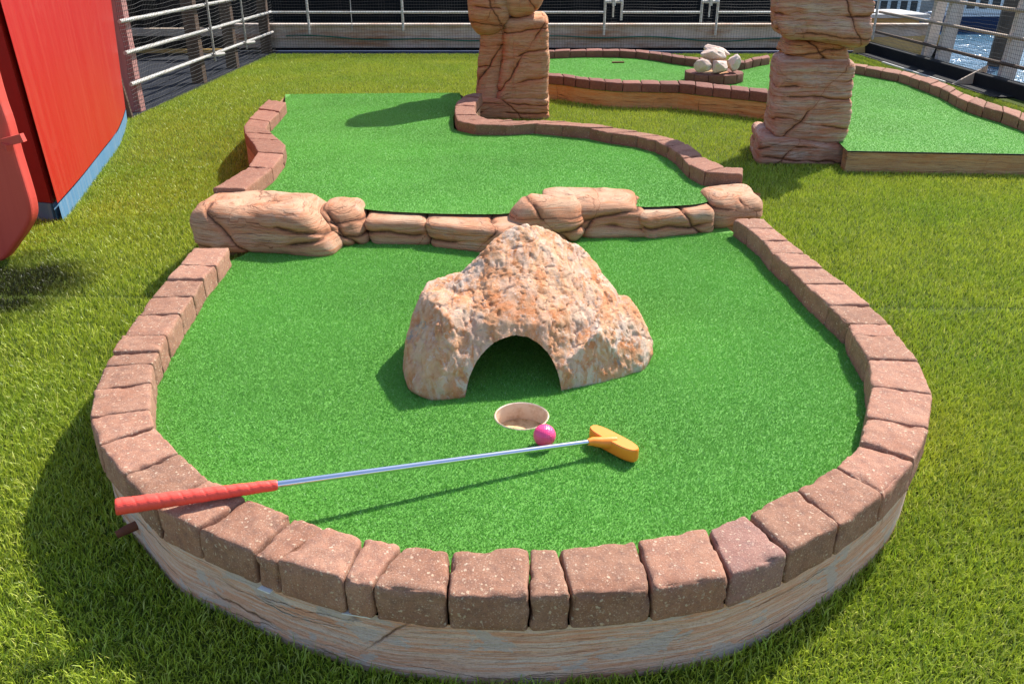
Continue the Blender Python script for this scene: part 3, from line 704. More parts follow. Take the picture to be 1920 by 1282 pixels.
# ------------------------------------------------------------------ putter and ball
A = P(1106, 828, .150); B = P(217, 950, .2055)
ax = (B - A).normalized(); LG = (P(520, 909, .187) - A).dot(ax); LT = (B - A).length
put = empty('putter', (A.x, A.y, ZG), 'putter with coral red grip, chrome shaft and orange head lying across the near green', 'golf club')
MB().tube([A + ax * (-.012), A + ax * .1, A + ax * (LG + .03)], [.0047, .0051, .0064], 16).build('shaft', CHROME, put, True)
pts_, rad_ = [], []; ng = 150; npg = 28
side = ax.cross(Vector((0, 0, 1))).normalized(); upv = side.cross(ax)
v, f = [], []
for i in range(ng + 1):
    t = i / ng; s = LG + t * (LT - LG)
    base = .0088 + (.0135 - .0088) * t ** .8
    e = min(1, min(t, 1 - t) * ng / 3.0); base *= .90 + .10 * math.sqrt(max(0, 1 - (1 - e) ** 2))
    for k in range(npg):
        a = 2 * math.pi * k / npg; ph = (a / (2 * math.pi) + s / .034) % 1
        g = max(0, 1 - abs(ph - .5) / .045); r_ = base - .0011 * g + .0006 * (ph - .5) * (1 - g)
        v.append(A + ax * s + (side * math.cos(a) + upv * math.sin(a)) * r_)
for i in range(ng):
    for k in range(npg): f.append((i * npg + k, i * npg + (k + 1) % npg, (i + 1) * npg + (k + 1) % npg, (i + 1) * npg + k))
f.append(tuple(range(npg))[::-1]); f.append(tuple(ng * npg + k for k in range(npg)))
MB().add(v, f).build('grip', GRIP, put, True)
# head: rounded blade bar and a tapering neck
hz = ZG + .006
q0, q1 = P(1121, 801, hz + .030), P(1182, 833, hz + .030); q0.z = q1.z = hz
bd = (q1 - q0).normalized(); bn = Vector((-bd.y, bd.x, 0)); L = (q1 - q0).length
hd = empty('head_tmp', (0, 0, 0), None, None); bpy.data.objects.remove(hd)
v, f = [], []; npf = 40; lay = [(0, .85), (.002, .95), (.006, 1.0), (.0205, 1.0), (.0235, .985), (.0260, .94), (.0270, .88)]
for z_, sc in lay:
    for k in range(npf):
        a = 2 * math.pi * k / npf; c, s_ = math.cos(a), math.sin(a)
        ex = math.copysign(abs(c) ** .5, c) * (L / 2 + .017); ey = math.copysign(abs(s_) ** .6, s_) * (.0160 - .0035 * (c * c))
        ex *= 1 - (1 - sc) * .22; ey *= sc
        v.append((q0 + q1) / 2 + bd * ex + bn * ey + Vector((0, 0, z_)))
for i in range(len(lay) - 1):
    for k in range(npf): f.append((i * npf + k, i * npf + (k + 1) % npf, (i + 1) * npf + (k + 1) % npf, (i + 1) * npf + k))
f.append(tuple(range(npf))[::-1]); f.append(tuple((len(lay) - 1) * npf + k for k in range(npf)))
mb = MB().add(v, f)
mid = (q0 + q1) / 2 + Vector((0, 0, .017)) + bd * .004
mb.tube([A + ax * .004, A - ax * .006, A.lerp(mid, .35), A.lerp(mid, .7), mid], [.0062, .0085, .0098, .0125, .0135], 18)
mb.build('head', HEAD, put, True)
bc = P(1021, 816, ZG + .0225)
bmx = bmesh.new(); bmesh.ops.create_icosphere(bmx, subdivisions=5, radius=.0218)
me = bpy.data.meshes.new('golf_ball'); bmx.to_mesh(me); bmx.free()
c = getco(me); setco(me, c + np.array(bc)); tag(link_mesh('golf_ball', me, BALL), 'shiny pink dimpled golf ball resting on the green beside the cup', 'golf ball')

# ------------------------------------------------------------------ island with white stones
ic = P(1339, 143, ZRB); ic = Vector((ic.x + .042, ic.y + .20, ZRB + .005)); ro, ri = .212, .105
for k in range(12):
    a0, a1 = 2 * math.pi * k / 12 + .13, 2 * math.pi * (k + 1) / 12 + .13
    pp = lambda r_, a: Vector((ic.x + r_ * math.cos(a), ic.y + r_ * math.sin(a), ic.z))
    am = (a0 + a1) / 2; front_ = math.sin(am) < 0
    pos = ['right', 'back right', 'back', 'back left', 'left', 'front left', 'front', 'front right'][int(((am % (2 * math.pi)) / (math.pi / 4) + .5)) % 8]
    brick(pp(ri, a0), pp(ro, a0), pp(ri, a1), pp(ro, a1), None, .062, BR_DARK, 'dark wedge paver at the %s of the little ring under the white stones%s' % (pos, ''), 'brick', 'wedge pavers of the stone ring', 0, .006, .0015)
MB().tube([(ic.x, ic.y, ZR - .01), (ic.x, ic.y, ic.z - .004)], ri + .004, 24).build('gravel_bed', ST_TIMBER)
tag(S.objects['gravel_bed'], 'stone core inside the small round paver ring on the far green', 'stone bed')
def pebble(px, py, yoff, sx, sy, sz, seed, label, rot=0, tilt=0):
    c = PY(px, py, ic.y + yoff); b = bmesh.new(); bmesh.ops.create_icosphere(b, subdivisions=4, radius=1)
    me = bpy.data.meshes.new('white_stone'); b.to_mesh(me); b.free(); X = getco(me); N = X.copy()
    g_ = np.random.default_rng(50 + seed); X = X * 1.12
    for _ in range(13):
        nv = g_.normal(size=3); nv /= np.linalg.norm(nv); X -= nv * np.clip(X @ nv - g_.uniform(.70, .95), 0, 9)[:, None] * .93
    X += N * (fbm(N + seed * 3.3, 2.2, 4)[:, None] * .10); X *= [sx, sy, sz]
    ca, sa = math.cos(tilt), math.sin(tilt); X = np.stack([X[:, 0] * ca - X[:, 2] * sa, X[:, 1], X[:, 0] * sa + X[:, 2] * ca], 1)
    ca, sa = math.cos(rot), math.sin(rot); X = np.stack([X[:, 0] * ca - X[:, 1] * sa, X[:, 0] * sa + X[:, 1] * ca, X[:, 2]], 1)
    setco(me, X + np.array(c)); tag(link_mesh('white_stone', me, WSTONE), label, 'stone', 'white stones piled on the paver ring')
pebble(1318, 124, -.10, .058, .055, .042, 1, 'pale rounded stone at the front left of the white stone pile')
pebble(1349, 125, -.13, .064, .06, .046, 2, 'whitish stone with a dark pit at the front middle of the pile')
pebble(1376, 118, -.06, .045, .05, .056, 3, 'rough white stone at the right of the white stone pile')
pebble(1341, 104, -.03, .092, .06, .050, 4, 'broad cream stone lying across the middle of the white stone pile')
pebble(1346, 97, .04, .098, .055, .044, 5, 'long wedge shaped cream stone on top of the white stone pile', .2, -.30)

# ------------------------------------------------------------------ ground, deck
def sheet(name, x0, y0, x1, y1, z, m, kind='structure'):
    o = MB().add([(x0, y0, z), (x1, y0, z), (x1, y1, z), (x0, y1, z)], [(0, 1, 2, 3)]).build(name, m); return tag(o, kind=kind)
GX0, GX1, GY1 = -2.40, 3.42, 8.92
sheet('turf_ground', -9, -6, 3.62, 5.0, 0, GROUND)
sheet('turf_ground', GX0 - .02, 5.0, 3.62, GY1, 0, GROUND)
sheet('deck_floor', -9, 5.0, GX0 - .02, 9.3, -.004, SHADE_NAVY)
sheet('deck_floor', GX0 - .02, GY1, 3.9, 9.3, -.004, NAVY2)
sheet('harbour_water', -300, 9.0, 300, 700, -1.05, WATER)

# ------------------------------------------------------------------ railings
def railing(name, label, p0, p1, zs, posts, pm, parts_r=.016, pw=.1):
    root = empty(name, (p0[0], p0[1], 0), label, 'railing')
    return root
XL = -2.44
lf = empty('railing', (XL, 7.2, 0), 'white ship railing on broad timber posts along the dark left side', 'railing')
for z in (.19, .38, .565, .75, .93):
    MB().tube([(XL + .02, 5.60, z), (XL + .02, 7.0, z), (XL + .02, 9.15, z)], .0125, 10).build('rail', WHITE, lf, True)
for y, m, w_ in ((5.78, PINKPOST, .085), (7.05, BROWNPOST, .09), (7.95, BROWNPOST, .08), (9.12, BROWNPOST, .075)):
    MB().box((XL - .10, y - w_ / 2, -.02), (XL - .005, y + w_ / 2, 1.1), .006).build('post', m, lf)
MB().tube([(XL - .03, 5.52, 1.1), (XL - .025, 5.5, .6), (XL - .01, 5.5, .25), (XL + .02, 5.5, 0)], .022, 8).build('post', BROWNPOST, lf, True)
for y in (7.2, 8.1):
    m_ = MB(); m_.tube([(XL + .045, y, .02 + .12), (XL + .04, y, 1.1)], .010, 8); m_.tube([(XL + .045, y - .02, .19), (XL + .10, y + .08, .19)], .012, 8); m_.build('bracket', ROPE, lf, True)
bfY = 9.16
bf = empty('railing', (.7, bfY, 0), 'thin white back railing with clamped uprights above the pale bulwark', 'railing')
for z in (.375, .57, .76):
    for x0, x1 in ((-2.42, .93), (1.10, 1.90), (2.06, 3.66)):
        MB().tube([(x0, bfY, z), (x1, bfY, z)], .0115, 8).build('rail', WHITE, bf, True)
for x, b in ((-2.05, .17), (-1.1, .2), (.93, .16), (1.10, .30), (1.90, .28), (2.06, .16), (3.66, .1)):
    MB().tube([(x, bfY - .004, b), (x, bfY - .004, 1.05)], .0125, 8).build('upright', WHITE, bf, True)
for x in (1.015, 1.98):
    m_ = MB(); m_.tube([(x, bfY, .33), (x, bfY, 1.05)], .008, 8); m_.tube([(x - .085, bfY - .02, .475), (x + .085, bfY - .02, .475)], .013, 8); m_.tube([(x, bfY - .035, .44), (x, bfY - .035, .51)], .018, 8); m_.build('clamp', WHITE, bf, True)
MB().tube([(-1.62, bfY + .02, .2), (-1.62, bfY + .02, 1.0)], .004, 6).build('wire', GREY, bf, True)
XR = 3.69
rf = empty('railing', (XR, 7.2, 0), 'railing on pale leaning timber posts in front of the harbour water', 'railing')
for z in (.19, .38, .565, .75):
    MB().tube([(XR, 5.2, z), (XR - .01, 6.8, z - .004), (XR, 9.16, z)], .0135, 8).build('rail', BROWNPOST if z < .3 else TAN, rf, True)
for y, w_ in ((8.08, .09), (7.78, .11), (6.72, .11), (5.6, .11)):
    m_ = MB(); m_.bar((XR + .05, y, -.02), (XR + .13, y, 1.05), w_, .06, (0, 1, 0)); m_.build('post', PALE, rf)
MB().bar((XR + .06, 8.0, .0), (XR + .10, 7.92, .24), .035, .03).build('brace', BLACK, rf)
# nets
def net(p0, p1, z0, z1, cell, label, wob, lean=0):
    p0, p1 = Vector(p0), Vector(p1); L = (p1 - p0).length; t = (p1 - p0) / L; nr = Vector((t.y, -t.x, 0)); mb = MB(); r_ = .0011
    def pos(s, z):
        a = np.array([[s * 2.1, z * 5, 3.3]]); w1 = float(perlin(a)[0]); w2 = float(perlin(a * 2.3 + 5)[0])
        p = p0 + t * (s + w2 * wob * .6) + nr * (w1 * wob * .8 + lean * z); return Vector((p.x, p.y, max(.002, z + w2 * wob)))
    nz = int((z1 - z0) / cell); ns = int(L / cell)
    G = [[pos(i * cell, z0 + j * cell) for j in range(0, nz + 1)] for i in range(ns + 1)]
    for j in range(nz + 1): mb.tube([G[i][j] for i in range(0, ns + 1, 2)], r_, 3, False)
    for i in range(ns + 1): mb.tube([G[i][j] for j in range(0, nz + 1, 2)], r_, 3, False)
    return tag(mb.build('safety_net', NETM), label, 'net')
net((XL + .06, 5.50, 0), (XL + .06, 9.05, 0), .01, 1.05, .026, 'black square mesh net hung on the left railing beside the red wall', .012)
net((-2.38, bfY - .05, 0), (3.64, bfY - .05, 0), .02, 1.0, .027, 'black mesh net stretched across the back railing and pale bulwark', .006)
net((XR - .06, 9.1, 0), (XR - .06, 5.3, 0), .06, 1.0, .027, 'black mesh net hung on the right railing in front of the water', .008)
# bulwark
bw = empty('bulwark', (.9, 9.25, 0), 'pale rust stained steel bulwark along the back of the deck', 'bulwark')
m_ = MB(); m_.box((-2.9, 9.22, .03), (4.30, 9.28, .245), .004); m_.build('plate', BULW, bw)
m_ = MB(); m_.box((-2.9, 9.19, .245), (4.36, 9.32, .262), .003); m_.build('cap_rail', BULW, bw)
m_ = MB(); m_.box((-2.9, 9.195, .125), (4.2, 9.22, .14), .002); m_.build('rubbing_strip', BULW, bw)
v, f = [], []
for i in range(15):
    t = i / 14; x = 3.5 + .95 * t
    for j in range(7):
        s = j / 6; v.append((x - .10 * s * s + (.02 if i == 14 else 0), 9.16 - .10 * math.sin(s * 1.3) + .12 * s * (t ** 3), .14 - .20 * s + .03 * t * t))
for i in range(14):
    for j in range(6): f.append((i * 7 + j, i * 7 + j + 1, (i + 1) * 7 + j + 1, (i + 1) * 7 + j))
MB().add(v, f).build('flared_end', OCHRE, bw, True)
hp = [Vector((x, 9.175 - .01 * math.sin(x * 9), .128 + .018 * math.sin(x * 2.1) + .012 * math.sin(x * 5.3))) for x in np.linspace(-2.3, 3.6, 60)]
tag(MB().tube(hp, .007, 6).build('hose', HOSE, None, True), 'thin green hose strung along the pale back bulwark', 'hose')
# deck house and lamps behind the right pillar
dh = empty('deck_box', (4.1, 9.9, .1), 'ochre deck box with three round lamps under a grey lid', 'deck box')
MB().box((3.55, 9.7, -.2), (4.35, 10.3, .285), .006).build('body', OCHRE, dh)
MB().box((3.5, 9.62, .286), (4.42, 10.4, .325), .006).build('lid', GREY, dh)
for px in (1659, 1679.5, 1699.5):
    c = PY(px, 56, 9.69); MB().tube([(c.x, 9.70, c.z), (c.x, 9.685, c.z)], [.022, .018], 14).build('lamp', CREAM, dh, True)
# right coaming
m_ = MB(); m_.box((3.58, 5.0, -.05), (3.66, 9.16, .10), .01); tag(m_.build('coaming', RUBBER), 'low black coaming along the right deck edge below the net', 'coaming')
m_ = MB(); m_.box((GX1, 6.25, .004), (3.58, 8.9, .012), 0); tag(m_.build('black_strip', RUBBER), 'flat black strip between the turf and the right coaming', 'mat')  # flat near-black strip over the ground beside the coaming
m_ = MB(); m_.box((3.40, 6.95, .004), (3.415, 8.2, .020), 0); tag(m_.build('edging_strip', WHITE), 'thin worn white edging strip on the black ground strip at the right', 'edging')
m_ = MB(); m_.add([(3.43, 6.86, .012), (3.67, 6.86, .012), (3.67, 6.86, .15), (3.43, 6.88, .012), (3.67, 6.88, .012), (3.67, 6.88, .15)], [(0, 1, 2), (5, 4, 3), (0, 3, 4, 1), (1, 4, 5, 2), (2, 5, 3, 0)])
tag(m_.build('gusset_plate', TAN), 'triangular pale gusset plate standing against the right coaming', 'bracket')

# ------------------------------------------------------------------ left: red booth
rb = empty('red_booth', (-2.3, 4.3, 0), 'tall glossy red curved wall with a blue foot band at the left', 'booth')
foot = [P(108, 418, 0), P(150, 366, 0), P(190, 311, 0), P(215, 276, 0), P(226, 250, 0), P(232, 228, 0)]
foot = catmull([Vector((p.x, p.y, 0)) for p in foot], 8)
foot += [foot[-1] + Vector((-.012, .008, 0)), foot[-1] + Vector((-.35, .03, 0))]
def curved(foot, z0, z1, off, name, m, parent, nz=10):
    v, f = [], []; n_ = len(foot)
    for j in range(nz + 1):
        z = z0 + (z1 - z0) * j / nz
        for i, p in enumerate(foot):
            t = min(1, i / (n_ - 3)); l = (.055 * t - .05 * (1 - t)) * z; v.append((p.x + l + off, p.y, z))
    for j in range(nz):
        for i in range(n_ - 1): f.append((j * n_ + i, j * n_ + i + 1, (j + 1) * n_ + i + 1, (j + 1) * n_ + i))
    o = MB().add(v, f).build(name, m, parent, True); md = o.modifiers.new('t', 'SOLIDIFY'); md.thickness = .02; md.offset = 1; md.use_rim = False; return o
curved(foot, .078, 1.9, 0, 'wall', RED, rb); curved(foot, -.01, .075, .002, 'foot_band', BLUE, rb, 2)
c0 = foot[0]
m_ = MB(); v = [(c0.x - .012, c0.y + .01, .078), (c0.x - .9, c0.y + .25, .078), (c0.x - .9, c0.y + .25, 1.9), (c0.x - .1, c0.y + .01, 1.9)]
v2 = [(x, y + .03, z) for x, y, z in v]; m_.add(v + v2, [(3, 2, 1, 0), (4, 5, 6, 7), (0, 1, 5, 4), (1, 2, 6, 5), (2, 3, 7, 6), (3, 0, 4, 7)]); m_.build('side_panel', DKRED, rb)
m_ = MB(); m_.bar((c0.x - .012, c0.y + .022, .033), (c0.x - .9, c0.y + .262, .033), .03, .085); m_.build('side_foot_band', BLUE, rb)
# rounded red panel in front of it
yd = 2.78
out = [PY(-8, 170, yd), PY(12, 230, yd), PY(28, 290, yd), PY(45, 345, yd), PY(56, 385, yd), PY(57, 410, yd), PY(48, 432, yd), PY(30, 458, yd), PY(0, 492, yd)]
out = [Vector((-1.66, yd, 1.4)), Vector((-1.64, yd, .9))] + out + [Vector((-1.85, yd, .012)), Vector((-2.4, yd, .010)), Vector((-3.2, yd, .01)), Vector((-3.2, yd, 1.4))]
oc = catmull(out[:-1], 4) + [out[-1]]
rp = empty('red_hatch', (-2.3, yd, 0), 'faded red rounded hatch panel with a latch at the far left edge', 'hatch')
n_ = len(oc); v = [tuple(p) for p in oc] + [(p.x, p.y + .06, p.z) for p in oc]
f = [tuple(range(n_)), tuple(range(2 * n_ - 1, n_ - 1, -1))] + [(i, i + n_, (i + 1) % n_ + n_, (i + 1) % n_) for i in range(n_)]
mb = MB().add(v, f); me = bpy.data.meshes.new('panel'); me.from_pydata(mb.v, [], mb.f); bm = bmesh.new(); bm.from_mesh(me); bmesh.ops.recalc_face_normals(bm, faces=bm.faces)
bmesh.ops.bevel(bm, geom=[e for e in bm.edges if len(e.link_faces) == 2 and any(len(q.verts) > 4 for q in e.link_faces)], offset=.012, segments=3, affect='EDGES', profile=.5)
bm.to_mesh(me); bm.free(); link_mesh('panel', me, PINK, rp, False)
la, lb = PY(6, 268, yd - .03), PY(44, 258, yd - .03)
m_ = MB(); m_.bar(la, lb, .022, .026); m_.bar(la + Vector((.005, -.004, -.006)), la + Vector((.028, -.02, -.012)), .02, .02); m_.build('latch', PINK, rp)
# dark left of the railing: timbers, black panels added to stand in for shade
tag(MB().box((-5.2, 5.0, -.02), (-5.1, 14, 2.2), 0).build('shade_backdrop', BLACK), 'black bulkhead standing in for the shade beyond the left railing', 'backdrop')
tag(MB().box((-5.0, 9.32, -.3), (-2.9, 9.40, 2.0), 0).build('shade_backdrop', BLACK), 'black end panel standing in for the shade behind the left corner of the railing', 'backdrop')
tag(MB().box((-5.05, 8.6, .20), (-2.7, 8.68, .27), .004).build('timber_beam', TAN), 'brown timber beam in the dark behind the left railing', 'beam')
tag(MB().box((-4.9, 8.9, .012), (-2.8, 8.96, .05), .004).build('timber_batten', OCHRE), 'low ochre batten on the dark deck behind the left railing', 'batten')

# ------------------------------------------------------------------ black hull moored behind, harbour boats
v, f = [], []
prof = [(16.2, -1.2), (16.05, -.3), (15.95, .8), (15.95, 2.2)]
xs = list(np.linspace(-14, 6.55, 30))
for x in xs:
    k = max(0, (x - 4.5) / 2.05) ** 2
    for y, z in prof: v.append((x + .15 * z * (1 if x > 6 else 0), y + 1.2 * k, z))
for i in range(len(xs) - 1):
    for j in range(3): f.append((i * 4 + j, (i + 1) * 4 + j, (i + 1) * 4 + j + 1, i * 4 + j + 1))
o = MB().add(v, f).build('black_ship', BLACK, None, True); md = o.modifiers.new('t', 'SOLIDIFY'); md.thickness = .3; md.offset = -1
tag(o, 'long black ship hull moored behind the back railing', 'ship')
BWHITE = simple('boat_white', (.62, .64, .66), .4); BNAVY = simple('boat_navy', (.02, .045, .12), .4); BCANVAS = simple('blue_canvas', (.03, .16, .34), .7); GLASS = simple('dark_glass', (.015, .02, .03), .1); DOCK = simple('dock_grey', (.30, .29, .27), .8)
def boat(px0, px1, y, label, hullm, canopy):
    x0, x1 = PY(px0, 40, y).x, PY(px1, 40, y).x; cx = (x0 + x1) / 2; W_ = x1 - x0; z0 = -1.1
    b = empty('moored_boat', (cx, y, z0), label, 'boat', 'boats moored across the water')
    v, f = [], []; sec = 16
    for i in range(sec + 1):
        t = i / sec; x = x0 + W_ * t; hw = .75 * (1 - max(0, (t - .6) / .4) ** 2.2) + .02; sh = .12 * max(0, t - .6)
        v += [(x - .1 * (1 - t), y + .9 - hw * .7, z0), (x, y + .9 - hw, z0 + .42 + sh), (x, y + .9 + hw, z0 + .42 + sh), (x - .1, y + .9 + hw * .7, z0)]
    for i in range(sec):
        for k in range(3): f.append((i * 4 + k, (i + 1) * 4 + k, (i + 1) * 4 + k + 1, i * 4 + k + 1))
    f += [(0, 1, 2, 3)]
    MB().add(v, f).build('hull', hullm, b)
    MB().box((x0 + .02, y + .16, z0 + .40), (x0 + W_ * .86, y + 1.5, z0 + .46), .02).build('gunwale', BWHITE, b)
    cb = MB().box((x0 + W_ * .12, y + .3, z0 + .46), (x0 + W_ * .74, y + 1.4, z0 + .98), .05).build('cabin', BWHITE, b)
    for k in range(5):
        xa = x0 + W_ * (.16 + .115 * k); MB().box((xa, y + .285, z0 + .60), (xa + W_ * .075, y + .31, z0 + .84), .005).build('window', GLASS, cb)
    if canopy:
        MB().box((x0 + W_ * .05, y + .1, z0 + 1.02), (x0 + W_ * .80, y + 1.5, z0 + 1.26), .06).build('canopy', BCANVAS, b)
        m_ = MB(); nx_ = 9
        for k in range(nx_):
            xa = x0 + W_ * (.05 + .75 * k / nx_); xb = x0 + W_ * (.05 + .75 * (k + .5) / nx_); xc = x0 + W_ * (.05 + .75 * (k + 1) / nx_)
            m_.tube([(xa, y + .06, z0 + 1.02), (xb, y + .06, z0 + 1.24), (xc, y + .06, z0 + 1.02)], .014, 5)
        m_.build('lacing', BWHITE, b)
    else:
        MB().box((x0 + W_ * .08, y + .2, z0 + 1.0), (x0 + W_ * .8, y + 1.5, z0 + 1.10), .03).build('cabin_roof', BNAVY, b)
    return b
boat(1610, 1775, 22, 'white boat under a laced blue canvas canopy seen above the ochre deck box', BNAVY, True)
boat(1785, 1990, 23, 'white cabin boat with square dark windows seen at the far right', BNAVY, False)
MB().box((4, 26, -1.2), (40, 30, -.45), 0).build('quay', DOCK); tag(S.objects['quay'], 'pale concrete quay beyond the moored boats', 'quay')
for k, px in enumerate((1678, 1845, 1962)):
    q = PY(px, 20, 24.5); tag(MB().tube([(q.x, 24.5, -1.4), (q.x, 24.5, .9)], .13, 12).build('mooring_pile', BROWNPOST, None, True), 'dark mooring pile in the water %s' % ['behind the canopy boat', 'beside the white cabin boat', 'at the far right'][k], 'pile', 'mooring piles')
q = PY(1880, 62, 16.5); tag(MB().tube([(q.x, 16.5, -1.4), (q.x + .1, 16.5, .6)], .16, 12).build('mooring_pile', BROWNPOST, None, True), 'thick dark pile close behind the right railing', 'pile', 'mooring piles')

# ------------------------------------------------------------------ small things
def scrap(px, py, z, w_, h_, rot, label):
    c = P(px, py, z); tag(MB().add([(c.x + a * math.cos(rot) - b * math.sin(rot), c.y + a * math.sin(rot) + b * math.cos(rot), z + d_) for d_ in (0, .0015) for a, b in ((-w_, -h_), (w_, -h_ * .6), (w_ * .8, h_), (-w_ * .9, h_ * .7))],
        [(3, 2, 1, 0), (4, 5, 6, 7), (0, 1, 5, 4), (1, 2, 6, 5), (2, 3, 7, 6), (3, 0, 4, 7)]).build('paper_scrap', PAPER), label, 'paper scrap')
scrap(500, 1104, ZG - .006, .012, .008, -.6, 'small cream scrap stuck below the front left pavers')
scrap(672, 1148, ZG - .006, .022, .010, -.3, 'white paper scrap peeking out under the front rim pavers')
mk = P(1159, 118, ZR + .004)
tag(MB().tube([(mk.x - .05, mk.y, ZR + .006), (mk.x + .05, mk.y + .01, ZR + .006)], .008, 8).build('tee_marker', RUST, None, True), 'small rusty orange marker lying on the far green', 'marker')
st_ = P(214, 998, .045)
m_ = MB(); m_.tube([st_ + Vector((.004, -.002, -.004)), st_ + Vector((.02, .01, 0)), st_ + Vector((.07, .05, .004))], [.007, .009, .009], 10)
tag(m_.build('rusty_pipe_stub', RUST, None, True), 'short rusty pipe stub poking out of the base wall below the grip end', 'pipe')

# ------------------------------------------------------------------ turf blades
def blades(name, roots, length, width, lean, tint, mat, seg2=True, bias=(0, 0)):
    n = len(roots); az = rng.uniform(0, 2 * math.pi, n)
    L = length * rng.uniform(.6, 1.25, n); wd = width * rng.uniform(.7, 1.25, n)
    ln = np.abs(rng.normal(lean, .32, n)); la_ = rng.uniform(0, 2 * math.pi, n)
    dx, dy = np.cos(la_) * ln + bias[0], np.sin(la_) * ln + bias[1]
    s = np.stack([np.cos(az), np.sin(az), np.zeros(n)], 1) * wd[:, None] / 2
    up = np.stack([dx * .45, dy * .45, np.ones(n)], 1); up /= np.linalg.norm(up, axis=1)[:, None]
    up2 = np.stack([dx * 1.6, dy * 1.6, np.ones(n) * .75], 1); up2 /= np.linalg.norm(up2, axis=1)[:, None]
    a = roots; b = a + up * (L * .55)[:, None]; c = b + up2 * (L * .5)[:, None]
    c[:, 2] = np.maximum(c[:, 2], a[:, 2] + .002)
    if seg2:
        V = np.stack([a - s, a + s, b + s * .85, b - s * .85, c], 1).reshape(-1, 3); k = 5
        base = (np.arange(n) * 5)[:, None]
        loops = np.concatenate([base + [0, 1, 2, 3], base + [3, 2, 4]], 1).ravel()
        starts = np.stack([np.arange(n) * 7, np.arange(n) * 7 + 4], 1).ravel(); tot = np.tile([4, 3], n)
    else:
        V = np.stack([a - s, a + s, c], 1).reshape(-1, 3); k = 3
        loops = np.arange(n * 3); starts = np.arange(n) * 3; tot = np.full(n, 3)
    me = bpy.data.meshes.new(name); me.vertices.add(len(V)); me.vertices.foreach_set('co', V.ravel())
    me.loops.add(len(loops)); me.loops.foreach_set('vertex_index', loops.astype(np.int32))
    me.polygons.add(len(starts)); me.polygons.foreach_set('loop_start', starts.astype(np.int32))
    me.update(calc_edges=True)
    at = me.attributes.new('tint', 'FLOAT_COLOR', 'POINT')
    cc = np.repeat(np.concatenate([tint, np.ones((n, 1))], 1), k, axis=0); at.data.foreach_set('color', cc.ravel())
    me.materials.append(mat); o = bpy.data.objects.new(name, me); COL.objects.link(o)
    return tag(o, kind='stuff')
def scatter(x0, y0, x1, y1, dens):
    n = int((x1 - x0) * (y1 - y0) * dens); return np.stack([rng.uniform(x0, x1, n), rng.uniform(y0, y1, n), np.zeros(n)], 1)
def turf_tint(X):
    n = len(X); r = rng.uniform(0, 1, n)[:, None]; g = fbm(X, 1.6, 3)[:, None] * .5 + .5
    a = np.array([.30, .43, .033]); b = np.array([.49, .52, .046]); d_ = np.array([.080, .15, .011]); y = np.array([.62, .60, .18])
    c = a * (1 - g) + b * g
    c = np.where(r < .34, d_ + (c - d_) * r / .34, c); c = np.where(r > .82, c + (y - c) * (r - .82) * 4.5, c)
    c = c * (1 + .13 * fbm(X + 40, 7, 3)[:, None])
    # blades fade to near black in a patch below the hatch panel
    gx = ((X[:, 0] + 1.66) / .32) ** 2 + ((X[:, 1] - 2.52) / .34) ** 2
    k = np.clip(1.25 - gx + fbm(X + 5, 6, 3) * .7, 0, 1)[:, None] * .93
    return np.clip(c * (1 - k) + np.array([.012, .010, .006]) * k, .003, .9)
polys = [near_poly, mid_poly, far_poly]
def outside(X):
    k = np.ones(len(X), bool)
    for p in polys: k &= ~inside(p, X)
    ys = 2.42 - .035 * X[:, 0] + .006 * np.sin(X[:, 0] * 9); k &= ~((np.abs(X[:, 1] - ys) < .011) & (rng.uniform(0, 1, len(X)) < .95))
    half = X[:, 1] * .66 + .75          # only what can be seen from hereabouts
    k &= np.abs(X[:, 0]) < half
    k &= ~((X[:, 0] < GX0) & (X[:, 1] > 5.45)); k &= ~((X[:, 1] > 3.3) & (X[:, 0] < -1.9 - .28 * (X[:, 1] - 3.3)))
    return X[k]
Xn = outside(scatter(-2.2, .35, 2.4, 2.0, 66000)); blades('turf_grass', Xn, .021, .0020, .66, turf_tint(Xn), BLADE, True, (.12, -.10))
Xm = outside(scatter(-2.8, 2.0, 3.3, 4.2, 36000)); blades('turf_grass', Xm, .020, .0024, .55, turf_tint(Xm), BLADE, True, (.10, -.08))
Xf = outside(scatter(-2.9, 4.2, 3.42, 8.93, 20000)); blades('turf_grass', Xf, .018, .0034, .5, turf_tint(Xf), BLADE, False, (.08, -.05))
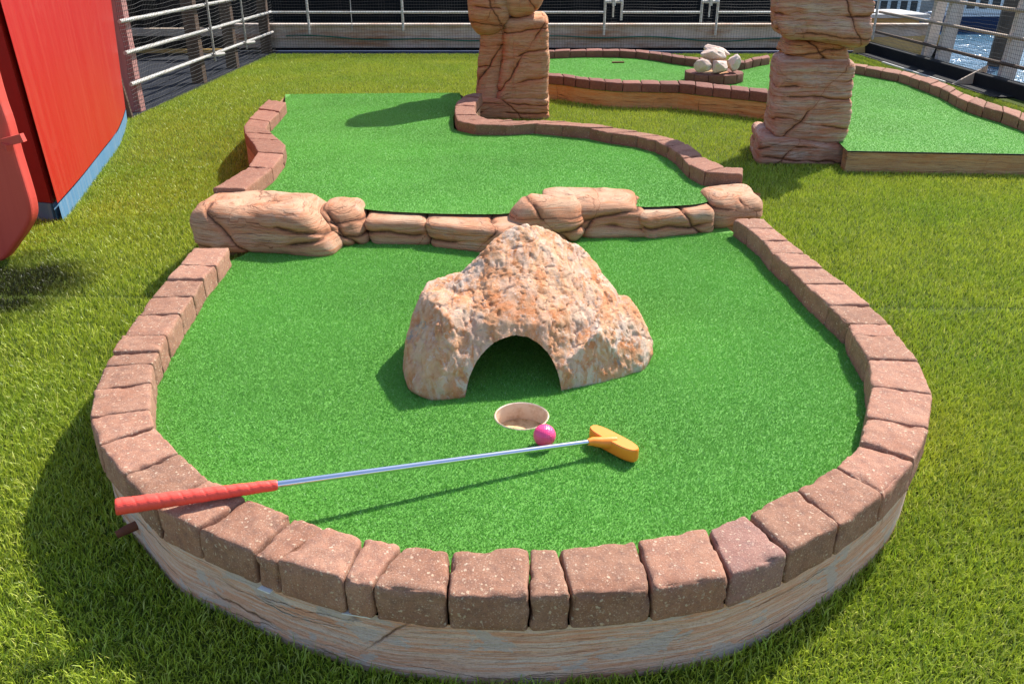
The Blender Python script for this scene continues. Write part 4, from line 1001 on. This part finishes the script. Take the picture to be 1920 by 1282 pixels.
def along(poly, n, off):
    q = np.array([(p.x, p.y, 0) for p in poly]); k = rng.integers(0, len(q), n); t = rng.uniform(0, 1, n)[:, None]
    a_, b_ = q[k], q[(k + 1) % len(q)]; d_ = b_ - a_; ln_ = np.linalg.norm(d_, axis=1); w_ = rng.uniform(0, 1, n) < ln_ / ln_.max()
    nr = np.stack([d_[:, 1], -d_[:, 0], 0 * ln_], 1) / np.maximum(ln_, 1e-6)[:, None]
    sg = np.sign(((a_ - q.mean(0)) * nr).sum(1))[:, None]
    return (a_ + d_ * t + nr * sg * rng.uniform(.001, off, n)[:, None])[w_]
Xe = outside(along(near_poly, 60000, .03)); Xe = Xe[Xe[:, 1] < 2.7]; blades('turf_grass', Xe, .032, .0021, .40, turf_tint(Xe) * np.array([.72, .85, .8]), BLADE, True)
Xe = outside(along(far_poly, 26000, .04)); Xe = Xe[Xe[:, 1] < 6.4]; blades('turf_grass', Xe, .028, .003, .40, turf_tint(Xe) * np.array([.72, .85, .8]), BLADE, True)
def pile_tint(X):
    n = len(X); r = rng.uniform(0, 1, n)[:, None]; g = fbm(X, 2.2, 3)[:, None]
    a = np.array([.115, .345, .045]); b = np.array([.215, .52, .092]); c = a + (b - a) * r
    c = np.where(r > .95, np.array([.38, .66, .26]), c); return np.clip(c * (1 + .20 * g), 0, .9)
def pile(poly, dens, zf, box, L, w_, name='putting_pile', excl=None):
    X = scatter(*box, dens); X = X[inside(poly, X)]
    if excl is not None: X = X[np.hypot(X[:, 0] - excl[0], X[:, 1] - excl[1]) > excl[2]]
    X[:, 2] = [zf(y) for y in X[:, 1]]; return blades(name, X, L, w_, .8, pile_tint(X), PILE, False)
pile(near_green, 250000, lambda y: ZG, (-1.0, 1.0, 1.05, 2.75), .0055, .0014, excl=(hc.x, hc.y, HR + .003))
pile(mid_green_poly, 110000, zmg, (-1.4, 2.6, 1.3, 6.0), .005, .0019)
pile(far_poly, 80000, lambda y: ZR, (0, 3.8, 4.2, 8.4),   .004, .0022)
